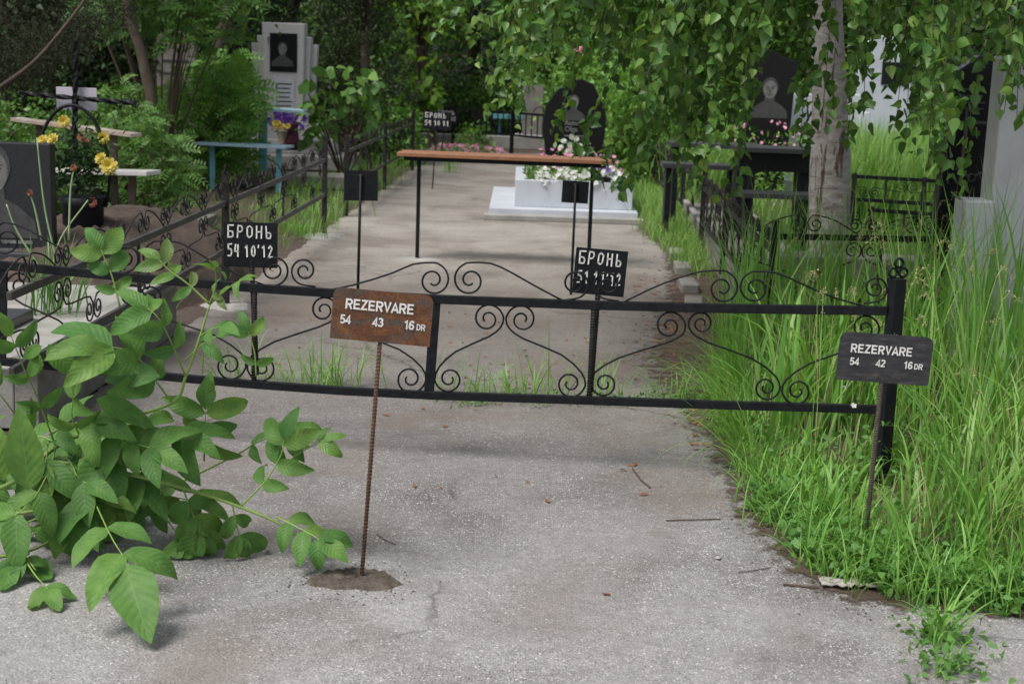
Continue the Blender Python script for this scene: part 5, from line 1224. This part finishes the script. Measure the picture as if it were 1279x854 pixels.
def compound(pts, pairs, Lp_, young=False, rise=None, terminal=True, facing=.75, wr=.43, spread=60):
    """pts: [(px,py,Y)...] rachis; leaflets in opposite pairs; Lp_ = leaflet length (m)"""
    P = [Dw(*p) for p in pts]; P = [Vector(v) for v in catmull(P, 6)] if len(P) > 2 else [P[0].lerp(P[1], k/10)+Vector((0, 0, .012*math.sin(k/10*3.14))) for k in range(11)]
    n = len(P); stems.tube(P, [.0034-.002*k/n for k in range(n)], 5)
    acc = ACY if young else AC
    up = Vector((random.uniform(-.2, .2), -facing*.62, 1)).normalized()
    for k in range(pairs):
        t_ = .30+.62*(k/max(1, pairs-1)) if pairs > 1 else .6; i0 = min(n-2, int(t_*(n-1))); p = P[i0]; d = (P[i0+1]-P[i0]).normalized(); s = d.cross(up).normalized(); u = s.cross(d).normalized()
        for sg_ in (-1, 1):
            a = R(spread+random.uniform(-10, 10)-12*t_); dr = d*math.cos(a)+s*sg_*math.sin(a)+Vector((0, 0, -random.uniform(.0, .4)))
            L = Lp_*random.uniform(.85, 1.3)*(.72+.45*t_)
            nn = (u+s*sg_*random.uniform(-.1, .3)+Vector((random.uniform(-.25, .25), -random.uniform(0, .5), .1))).normalized(); acc.add(leaflet(p, dr, nn, L, L*wr*random.uniform(.9, 1.1), random.uniform(.3, 1.1), random.uniform(.2, .5)))
    if terminal:
        d = (P[-1]-P[-2]).normalized(); s = d.cross(up).normalized(); u = s.cross(d).normalized(); L = Lp_*random.uniform(1.05, 1.2)
        acc.add(leaflet(P[-1], d+Vector((0, 0, -.15)), u, L, L*wr, random.uniform(.3, .8), .25))
def single(px, py, Y, ex, ey, L=None, Wr=.5, young=False, face=(.1, -.9, .45), curl=.35, dY=0, fold=.22):
    a = Dw(px, py, Y); b = Dw(ex, ey, Y+dY); d = b-a; Ln = L or d.length*1.05
    (ACY if young else AC).add(leaflet(a, d, Vector(face).normalized(), Ln, Ln*Wr, curl, fold))
# main stems
def stem(pts, r0, r1):
    P = [Vector(v) for v in catmull([Dw(*p) for p in pts], 6)]; n = len(P); stems.tube(P, [r0+(r1-r0)*k/n for k in range(n)], 8)
stem([(-80, 545, 4.5), (20, 571, 4.45), (120, 583, 4.4), (228, 609, 4.4), (300, 633, 4.4), (345, 652, 4.4), (375, 672, 4.4)], .009, .003)
stem([(-80, 640, 4.6), (20, 600, 4.5), (70, 558, 4.45), (140, 527, 4.4), (215, 503, 4.4), (232, 470, 4.4), (250, 420, 4.4), (262, 380, 4.4)], .008, .003)
stem([(-60, 640, 4.5), (30, 640, 4.5), (120, 620, 4.55), (200, 610, 4.6), (250, 590, 4.6), (300, 565, 4.6)], .007, .003)
stem([(-60, 660, 4.3), (0, 665, 4.25), (20, 680, 4.2), (45, 712, 4.15)], .005, .002)
stem([(-60, 700, 4.6), (30, 690, 4.6), (90, 660, 4.6)], .006, .003)
# individually placed compound leaves
compound([(150, 384, 4.4), (140, 345, 4.4), (126, 312, 4.4)], 3, .085, wr=.52, facing=1.2)
compound([(215, 503, 4.4), (190, 470, 4.35), (165, 440, 4.3), (128, 432, 4.25)], 3, .165, wr=.46, facing=1.3, spread=55)
compound([(232, 470, 4.4), (215, 430, 4.35), (200, 400, 4.3), (185, 385, 4.3)], 3, .105, facing=1.3)
compound([(262, 380, 4.4), (235, 355, 4.4), (212, 338, 4.4), (200, 326, 4.4)], 3, .075, True, facing=1.3, wr=.42)
compound([(262, 380, 4.4), (270, 355, 4.35), (268, 335, 4.3)], 2, .065, True, facing=1.3)
compound([(262, 380, 4.4), (285, 360, 4.35), (300, 350, 4.3)], 2, .06, True, facing=1.3, wr=.4)
compound([(250, 420, 4.4), (262, 412, 4.35), (275, 408, 4.3)], 1, .085, facing=1.2)
compound([(232, 450, 4.4), (250, 432, 4.4), (270, 420, 4.4)], 1, .09, facing=1.2)
compound([(320, 470, 4.5), (318, 440, 4.5), (310, 415, 4.5)], 2, .075, facing=1.4)
compound([(70, 558, 4.45), (48, 500, 4.4), (30, 460, 4.35), (14, 420, 4.3)], 3, .09, facing=1.4)
compound([(40, 560, 4.4), (20, 520, 4.3), (-10, 480, 4.2)], 2, .12, facing=1.4)
single(38, 470, 4.3, 60, 405, .07)
single(60, 430, 4.25, 95, 470, .13); single(52, 432, 4.3, 20, 452, .08)
compound([(100, 583, 4.4), (120, 630, 4.3), (140, 672, 4.0), (158, 700, 3.86)], 3, .165, facing=1.0, terminal=False, wr=.46)
single(157, 703, 3.84, 181, 797, None, .50, curl=.12, face=(.3, -1, .25))
compound([(20, 680, 4.2), (42, 715, 4.15), (60, 735, 4.12)], 2, .10, facing=1.1)
compound([(255, 575, 4.55), (256, 540, 4.5), (257, 512, 4.5)], 3, .12, facing=1.5, wr=.42, spread=75)
single(257, 508, 4.5, 258, 468, .10, .62, face=(0, -1, .1), curl=.1)
compound([(300, 633, 4.4), (332, 600, 4.4), (350, 570, 4.4), (355, 550, 4.4)], 3, .10, facing=1.2)
compound([(300, 565, 4.6), (330, 548, 4.55), (370, 540, 4.5)], 3, .10, facing=1.3)
compound([(355, 580, 4.45), (380, 562, 4.4), (402, 550, 4.4)], 2, .075, True, facing=1.2)
compound([(345, 645, 4.4), (375, 660, 4.35), (402, 675, 4.3)], 3, .10, facing=.9, wr=.55)
single(404, 670, 4.3, 443, 684, .10, .36)
compound([(228, 609, 4.4), (240, 640, 4.4), (250, 665, 4.4)], 3, .115, facing=1.0, wr=.55)
compound([(200, 600, 4.4), (205, 640, 4.45), (230, 680, 4.5)], 2, .12, facing=1.0)
compound([(290, 630, 4.4), (295, 655, 4.4), (300, 670, 4.4)], 2, .105, facing=.9)
compound([(70, 558, 4.45), (60, 590, 4.35), (40, 625, 4.25), (10, 650, 4.2)], 3, .14, facing=1.2)
compound([(130, 530, 4.4), (160, 550, 4.35), (190, 560, 4.3)], 3, .13, facing=1.4)
compound([(165, 520, 4.45), (200, 540, 4.45), (230, 545, 4.4)], 2, .13, facing=1.4)
compound([(100, 545, 4.4), (90, 520, 4.35), (92, 495, 4.3)], 2, .13, facing=1.5)
single(36, 612, 4.2, 25, 512, None, .42, face=(.2, -1, .2), curl=.2)
single(5, 600, 4.25, -20, 520, None, .5, face=(.2, -1, .2))
single(120, 498, 4.35, 250, 552, .2, .36, face=(.1, -.8, .7)); single(200, 470, 4.3, 105, 465, .2, .4, face=(0, -.8, .7), curl=.6)
for i in range(30):
    x = random.uniform(-40, 200) if i % 3 else random.uniform(-40, 90); y = random.uniform(530, 655) if x > 60 else random.uniform(540, 720); Y = 4.35+random.uniform(.05, .5)
    a = random.uniform(-.6, 1.9); l = random.uniform(35, 75)
    compound([(x, y, Y), (x+l*.5*math.cos(a), y+l*.25*math.sin(a)-8, Y-.03), (x+l*math.cos(a), min(705, y+l*.6*math.sin(a)), Y-.08)], random.choice((1, 2, 2, 3)), random.uniform(.10, .16), facing=random.uniform(.6, 1.5), wr=random.uniform(.38, .50))
t = thing('walnut_shrub', 'low walnut shrub with large green compound leaves sprawling over the asphalt at left', 'shrub', wb)
stems.build('branches', M_stem, t, smooth=True)
for acc, mt_, nm in ((AC, L_walnut, 'foliage'), (ACY, L_walnut_y, 'young_foliage')):
    V = np.array(acc.v); V[:, 2] = np.maximum(V[:, 2], .006+.01*rng.random(len(V)))
    np_mesh(nm, V, 4, mt_, t, F=np.array(acc.f), uv=np.array(acc.uv), smooth=True)

# ------------------------------------------------------------------ background trees and shrubs
def gx(px, Y): return D(px, 60, Y).x
def fronds(C, L, npair=6, droop=.35, face=(0, -.5, .6)):
    """pinnate leaves: each centre gives a rachis with paired narrow leaflets"""
    C = np.asarray(C); n = len(C); d = rng.normal(size=(n, 3)); d[:, 2] = d[:, 2]*.5+.25; d = nrm(d); q = nrm(rng.normal(size=(n, 3))*.5+np.array(face)); s_ = nrm(np.cross(d, q)); u = nrm(np.cross(s_, d)); V = []
    Ls = (L*rng.uniform(.7, 1.3, n))[:, None]
    for k in range(npair):
        t_ = (k+.6)/npair; p = C+d*Ls*t_-np.array([0, 0, 1.])*Ls*droop*t_*t_
        for sg in (-1, 1):
            e = nrm(d*.55+s_*sg*.8-np.array([0, 0, 1.])*.25); ll = Ls*.34*(1-.35*abs(t_-.5)*2); w_ = nrm(np.cross(e, u))*ll*.17
            V.append(np.stack([p, p+e*ll*.3+w_, p+e*ll*.7+w_*.8, p+e*ll, p+e*ll*.7-w_*.8, p+e*ll*.3-w_], 1))
    return np.concatenate(V, 0).reshape(-1, 3)
def ashbush(name, label, Y, outline, n, mat, L, base_px, cat='shrub', dy=.5, hmin=.05):
    """outline: list of (px, top py, bottom py)"""
    b = Vector((D(base_px, 200, Y).x, Y, 0)); t = thing(name, label, cat, b); mb = MB(); C = []
    xs = [o[0] for o in outline]
    while len(C) < n:
        x = random.uniform(min(xs), max(xs)); tp = np.interp(x, xs, [o[1] for o in outline]); bt_ = np.interp(x, xs, [o[2] for o in outline]); y = random.uniform(tp, bt_); p = D(x, y, Y+random.uniform(-dy, dy)); 
        if p.z < hmin: continue
        C.append(tuple(p))
        if len(C) % max(1, n//22) == 0: mb.tube([b, b.lerp(p, .5)+Vector((0, 0, .1)), p], [.015, .01, .003], 5, False)
    mb.build('stems', M_twig, t); np_mesh('crown', fronds(C, L), 6, mat, t); return t
ashbush('ash_shrub', 'bushy fresh green ash shrub beneath the old gravestone at upper left', 16.4, [(140, 175, 260), (175, 150, 260), (200, 110, 260), (232, 100, 260), (262, 70, 262), (285, 62, 262), (312, 80, 200), (318, 110, 150)], 950, L_fresh, .26, 240)
ashbush('ash_shrub', 'smaller green leafy shrub behind the white plank bench', 13.2, [(20, 180, 262), (90, 165, 262), (140, 150, 262), (175, 140, 265), (215, 165, 265), (240, 190, 265)], 620, L_mid, .18, 130, dy=.3)
ashbush('ash_shrub', 'small leafy shrub between the cross and the slanting trunk at upper left', 14.6, [(118, 128, 160), (150, 95, 170), (175, 118, 170), (200, 132, 170)], 160, L_mid, .17, 160, dy=.3)
ashbush('ash_tree', 'feathery green tree with hanging leaf sprays over the upper left', 15.6, [(110, -60, 25), (150, -60, 40), (190, -60, 48), (240, -60, 60), (290, -60, 55), (305, -20, 20)], 420, L_mid, .30, 200, cat='tree', dy=.7)
tree('green_bush', 'dark green bush behind the dark portrait stone at left', 'shrub', (gx(20, 13.9), 13.9, 0), .9, .9, L_mid, .06, 6000, .0, tr=.03)
# juniper with leaning branch
jb = Vector((gx(-80, 11.2), 11.2, 0)); t = thing('juniper_tree', 'dark olive juniper with a bare slanting branch at the upper left corner', 'tree', jb)
mb = MB(); pts, rad = trunk_mb(jb, jb+Vector((.2, 0, 4)), .12, .05, .1, seed=3); mb.tube(pts, rad, 9); q1 = D(-20, 125, 11.0); q2 = D(40, 80, 10.9); q3 = D(84, 30, 10.8); q4 = D(120, -20, 10.8)
mb.tube([Vector(v) for v in catmull([jb+Vector((.05, 0, .75)), q1, q2, q3, q4], 5)], [.022-.0006*k for k in range(21)], 7); mb.build('trunk', M_bark, t, smooth=True)
C = []
for i in range(330):
    x = random.uniform(-120, 165); yb_ = np.interp(x, [-120, 0, 60, 110, 150, 165], [135, 118, 100, 55, 45, 15]); y = yb_-abs(random.gauss(0, 1))*70-5; C.append(tuple(D(x, y, 11.2+random.uniform(-.3, 1.2))))
np_mesh('crown', leaf_cloud(clumps(np.array(C), .07, 90), .035, .16, .2), 6, L_juniper, t)
tree('thuja_tree', 'dense dark thuja column right of the grey stepped gravestone', 'tree', (gx(452, 20.5), 20.5, 0), 6.0, .66, L_thuja, .07, 26000, .0, tr=.08, shape='column', aspect=.25, nclump=420, spread=.16)
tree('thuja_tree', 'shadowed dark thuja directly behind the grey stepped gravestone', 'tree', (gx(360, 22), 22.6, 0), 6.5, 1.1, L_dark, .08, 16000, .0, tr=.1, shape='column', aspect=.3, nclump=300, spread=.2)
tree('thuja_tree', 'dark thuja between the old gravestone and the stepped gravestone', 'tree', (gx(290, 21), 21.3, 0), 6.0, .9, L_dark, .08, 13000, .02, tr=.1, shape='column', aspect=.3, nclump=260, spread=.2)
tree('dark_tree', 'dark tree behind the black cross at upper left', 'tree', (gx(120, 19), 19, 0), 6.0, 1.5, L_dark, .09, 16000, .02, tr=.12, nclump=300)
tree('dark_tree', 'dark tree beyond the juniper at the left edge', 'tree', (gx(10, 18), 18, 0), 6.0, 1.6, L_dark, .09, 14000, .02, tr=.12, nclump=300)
# thin slanting trunks
t = thing('thin_tree', 'thin slanting bare trunk rising from the ash shrub at upper left', 'tree', (D(192, 125, 14.6).x+.1, 14.6, 0))
MB().tube([Vector((t.location.x, 14.6, -.03)), D(188, 118, 14.6), D(175, 60, 14.6), D(160, 20, 14.6), D(150, -60, 14.6)], [.06, .055, .05, .045, .03], 8).build('trunk', M_bark, t, smooth=True)
np_mesh('crown', leaf_cloud(clumps(ell(40, (D(150, -80, 14.6).x, 14.6, 3.2), (.8, .8, .6)), .2, 60), .08, .35, .5), 6, L_mid, t)
t = thing('thin_tree', 'pale slanting bare trunk above the ash shrub near the top', 'tree', (D(262, 125, 17.6).x, 17.6, 0))
MB().tube([Vector((t.location.x, 17.6, -.03)), D(266, 90, 17.6), D(280, 30, 17.6), D(296, -20, 17.6), D(310, -90, 17.6)], [.09, .085, .08, .07, .05], 8).build('trunk', M_bark, t, smooth=True)
np_mesh('crown', leaf_cloud(clumps(ell(40, (D(310, -110, 17.6).x, 17.6, 3.8), (1.0, .8, .6)), .2, 60), .08, .5, .5), 6, L_mid, t)
# maple sapling
mbx = Vector((D(430, 200, 17.2).x, 17.2, 0)); t = thing('maple_sapling', 'broad leaved green sapling between the grey gravestone and the thuja', 'sapling', mbx); mb = MB(); Pm = []
for i in range(18):
    e = D(random.uniform(378, 482), random.uniform(88, 172), 17.2+random.uniform(-.4, .3)); mb.tube([mbx, mbx.lerp(e, .6)+Vector((0, 0, .12)), e], [.012, .008, .003], 5)
    for k in range(9): Pm.append(tuple(mbx.lerp(e, random.uniform(.65, 1.05))+Vector((random.gauss(0, .07), random.gauss(0, .08), random.gauss(0, .06)))))
mb.build('trunk', M_twig, t); np_mesh('crown', leaf_cloud(np.array(Pm), .15, .75, .25, face=(0, -.8, .4)), 6, L_mid, t)
t2 = Vector((D(535, 150, 21.5).x, 23.8, 0)); t = thing('maple_sapling', 'lime green broad leaved sapling right of the dark thuja', 'sapling', t2); mb = MB(); Pm = []
for i in range(14):
    e = D(random.uniform(498, 550), random.uniform(68, 130), 23.8); mb.tube([t2, t2.lerp(e, .6)+Vector((0, 0, .1)), e], [.012, .008, .003], 5)
    for k in range(9): Pm.append(tuple(t2.lerp(e, random.uniform(.6, 1.05))+Vector((random.gauss(0, .07), random.gauss(0, .08), random.gauss(0, .06)))))
mb.build('trunk', M_twig, t); np_mesh('crown', leaf_cloud(np.array(Pm), .17, .7, .25, face=(0, -.8, .4)), 6, L_lime, t)
tree('walnut_tree', 'light green tree with leaves hanging in at the top centre left', 'tree', (gx(600, 19.5)+.1, 30.5, 0), 6.5, 2.0, L_lime, .12, 6000, .28, tr=.12, droop=.7) if False else None
lt_ = Vector((gx(520, 26), 26.5, 0)); tree('lime_tree', 'light green leafy tree above the distant lettered signs', 'tree', lt_, 5.5, 1.1, L_lime, .11, 5200, .30, tr=.09, droop=.7, nclump=120, spread=.22)
# spruces
def spruce(label, px, Y, h, r, seed):
    b = Vector((gx(px, Y), Y, 0)); t = thing('spruce_tree', label, 'tree', b); mb = MB(); mb.tube([b, b+Vector((.03, 0, h))], [.13, .03], 10); Pn = []
    rr = random.Random(seed); z = .95
    while z < h:
        rr_ = r*(1-z/h)+.15
        for k in range(7):
            a = rr.uniform(0, 6.28); L = rr_*rr.uniform(.7, 1.1); e = b+Vector((math.cos(a)*L, math.sin(a)*L, z-.25*L+rr.uniform(-.08, .08))); s = b+Vector((0, 0, z)); mb.tube([s, s.lerp(e, .5)+Vector((0, 0, .04)), e], [.02, .012, .004], 4)
            for j in range(60):
                q_ = rr.uniform(.2, 1)**.7; c_ = s.lerp(e, q_); Pn.append((c_.x+rr.gauss(0, .09*q_+.03), c_.y+rr.gauss(0, .09*q_+.03), c_.z+rr.gauss(0, .03)))
        z += .27
    mb.build('trunk', M_bark, t, smooth=True); np_mesh('crown', leaf_cloud(np.array(Pn), .10, .2, .1), 6, L_spruce, t)
spruce('blue grey spruce with a bare lower trunk at top centre', 592, 29.0, 8.5, 1.7, 4)
spruce('blue spruce behind the birch leaves near the top centre', 650, 32.0, 8.0, 1.8, 5)
rb = Vector((D(657, 120, 27.5).x, 27.5, 0)); t = thing('pine_tree', 'thick reddish brown trunk behind the birch leaves at centre', 'tree', rb)
MB().tube([rb, rb+Vector((-.02, 0, 2)), rb+Vector((0, 0, 7))], [.24, .2, .12], 12).build('trunk', M_barkred, t, smooth=True); np_mesh('crown', leaf_cloud(clumps(ell(160, (rb.x, 27.5, 6), (2, 2, 2.2)), .3, 50), .12, .3, .2), 6, L_dark, t)
for i, (px, Y, h, r, mt_, lb) in enumerate((
    (470, 30, 5.5, 1.9, L_mid, 'dark green tree behind the left thuja'), (560, 34, 7, 2.2, L_mid, 'mid green tree behind the spruce'), (640, 36, 7, 2.2, L_mid, 'dark tree behind the small white cross'),
    (720, 30, 6, 1.9, L_mid, 'green tree behind the tulip stela'), (800, 24, 4.2, 1.3, L_fresh, 'fresh green bushy tree right of the tulip stela'), (870, 26, 5, 1.6, L_mid, 'green tree behind the long granite table'),
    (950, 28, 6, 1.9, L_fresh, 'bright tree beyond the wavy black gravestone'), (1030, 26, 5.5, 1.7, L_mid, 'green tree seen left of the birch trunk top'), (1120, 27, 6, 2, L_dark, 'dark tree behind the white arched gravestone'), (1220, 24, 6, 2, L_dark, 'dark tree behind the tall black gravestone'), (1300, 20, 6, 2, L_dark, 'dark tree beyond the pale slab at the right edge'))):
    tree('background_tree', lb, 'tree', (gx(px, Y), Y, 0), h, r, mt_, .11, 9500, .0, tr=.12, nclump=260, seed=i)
for i, (px, Y, h, r, mt_, lb) in enumerate((
    (520, 27.5, 1.1, .8, L_dark, 'low dark bush behind the back fence at left'), (565, 27.8, .9, .7, L_mid, 'low green bush beneath the spruce'), (620, 28.5, 1.0, .8, L_mid, 'low bush behind the distant blue bench'), (700, 27, 1.2, .9, L_fresh, 'fresh bush behind the tulip stela'),
    (775, 17.6, 1.5, .55, L_fresh, 'green bush just right of the tulip stela'), (815, 18.2, 1.6, .6, L_mid, 'taller green bush beyond the far fence at right'), (860, 19.5, 1.5, .7, L_fresh, 'green bush above the long granite table'), (493, 20.3, .75, .35, L_fresh, 'low green plants between the thuja and the back fence'),
    (1060, 21.5, 1.4, .8, L_mid, 'green bush behind the white block gravestone'), (1165, 21, 1.6, .9, L_mid, 'green bush behind the white arched gravestone'), (330, 20.6, .6, .5, L_mid, 'low green plants beside the grey stepped gravestone'))):
    tree('green_bush', lb, 'shrub', (gx(px, Y), Y, 0), h, r, mt_, .07, 3800, .0, tr=.03, nclump=110, seed=i+20)
tree('small_bush', 'little round green plant at the corner of the back fence', 'shrub', (gx(600, 23.4), 23.6, 0), .35, .28, L_fresh, .05, 900, .0, tr=.01)
# pink flowers
def flowerbed(label, poly, n, hgt, mat, size, leafmat_=L_fresh):
    P = samp(n, poly); P[:, 2] = hgt*rng.uniform(.5, 1.1, n); scatter_flowers('garden_flowers', label, P, size, mat, origin=tuple(P[0]))
    P2 = samp(n*8, poly); P2[:, 2] = hgt*rng.uniform(0, .95, n*8); o = np_mesh('flower_leaves', leaf_cloud(P2, .07, .4, -.2), 6, leafmat_, origin=tuple(P[0])); tag(o, 'green leaves below the '+label, 'plants', kind='stuff')
flowerbed('pale pink flowers along the foot of the back fence', [(540, 195), (630, 197), (620, 190), (540, 187)], 70, .10, L_pink, .035)
flowerbed('pink flowers among weeds before the wavy black gravestone', [(900, 262), (1020, 262), (1015, 246), (905, 246)], 60, .82, L_pink, .02)
blossom_b = thing('rose_bush', 'tall stem with a single pink rose left of the distant signs', 'flower', (D(511, 145, 22).x, 22, 0))
MB().tube([Vector((blossom_b.location.x, 22, 0)), D(511, 145, 22)], .006, 5).build('stem', M_stem, blossom_b); blossoms(blossom_b, [D(511, 143, 22), D(508, 147, 22)], .055, L_pink)
blossom_b = thing('rose_bush', 'white and red roses showing through the birch leaves above the tulip stela', 'flower', (D(722, 62, 20).x, 20, 0))
MB().tube([Vector((blossom_b.location.x, 20, 0)), D(722, 66, 20)], .008, 5).build('stem', M_stem, blossom_b); blossoms(blossom_b, [D(723, 58, 6.0+12), D(726, 64, 18)], .07, L_pink)
# far wood
def wood(name, label, x0, x1, Y, dY, h, n, mat, s):
    nc = n//60; C = np.stack([rng.uniform(x0, x1, nc), Y+rng.uniform(0, dY, nc), h*rng.uniform(0, 1, nc)**.9], 1); C[:, 2] *= (1+.12*np.sin(C[:, 0]*.9)); P = clumps(C, .45, 60); P[:, 2] = np.maximum(P[:, 2], .05)
    o = np_mesh(name, leaf_cloud(P, s, .6, .3), 6, mat, origin=((x0+x1)/2, Y, 0)); tag(o, label, 'wood', kind='stuff')
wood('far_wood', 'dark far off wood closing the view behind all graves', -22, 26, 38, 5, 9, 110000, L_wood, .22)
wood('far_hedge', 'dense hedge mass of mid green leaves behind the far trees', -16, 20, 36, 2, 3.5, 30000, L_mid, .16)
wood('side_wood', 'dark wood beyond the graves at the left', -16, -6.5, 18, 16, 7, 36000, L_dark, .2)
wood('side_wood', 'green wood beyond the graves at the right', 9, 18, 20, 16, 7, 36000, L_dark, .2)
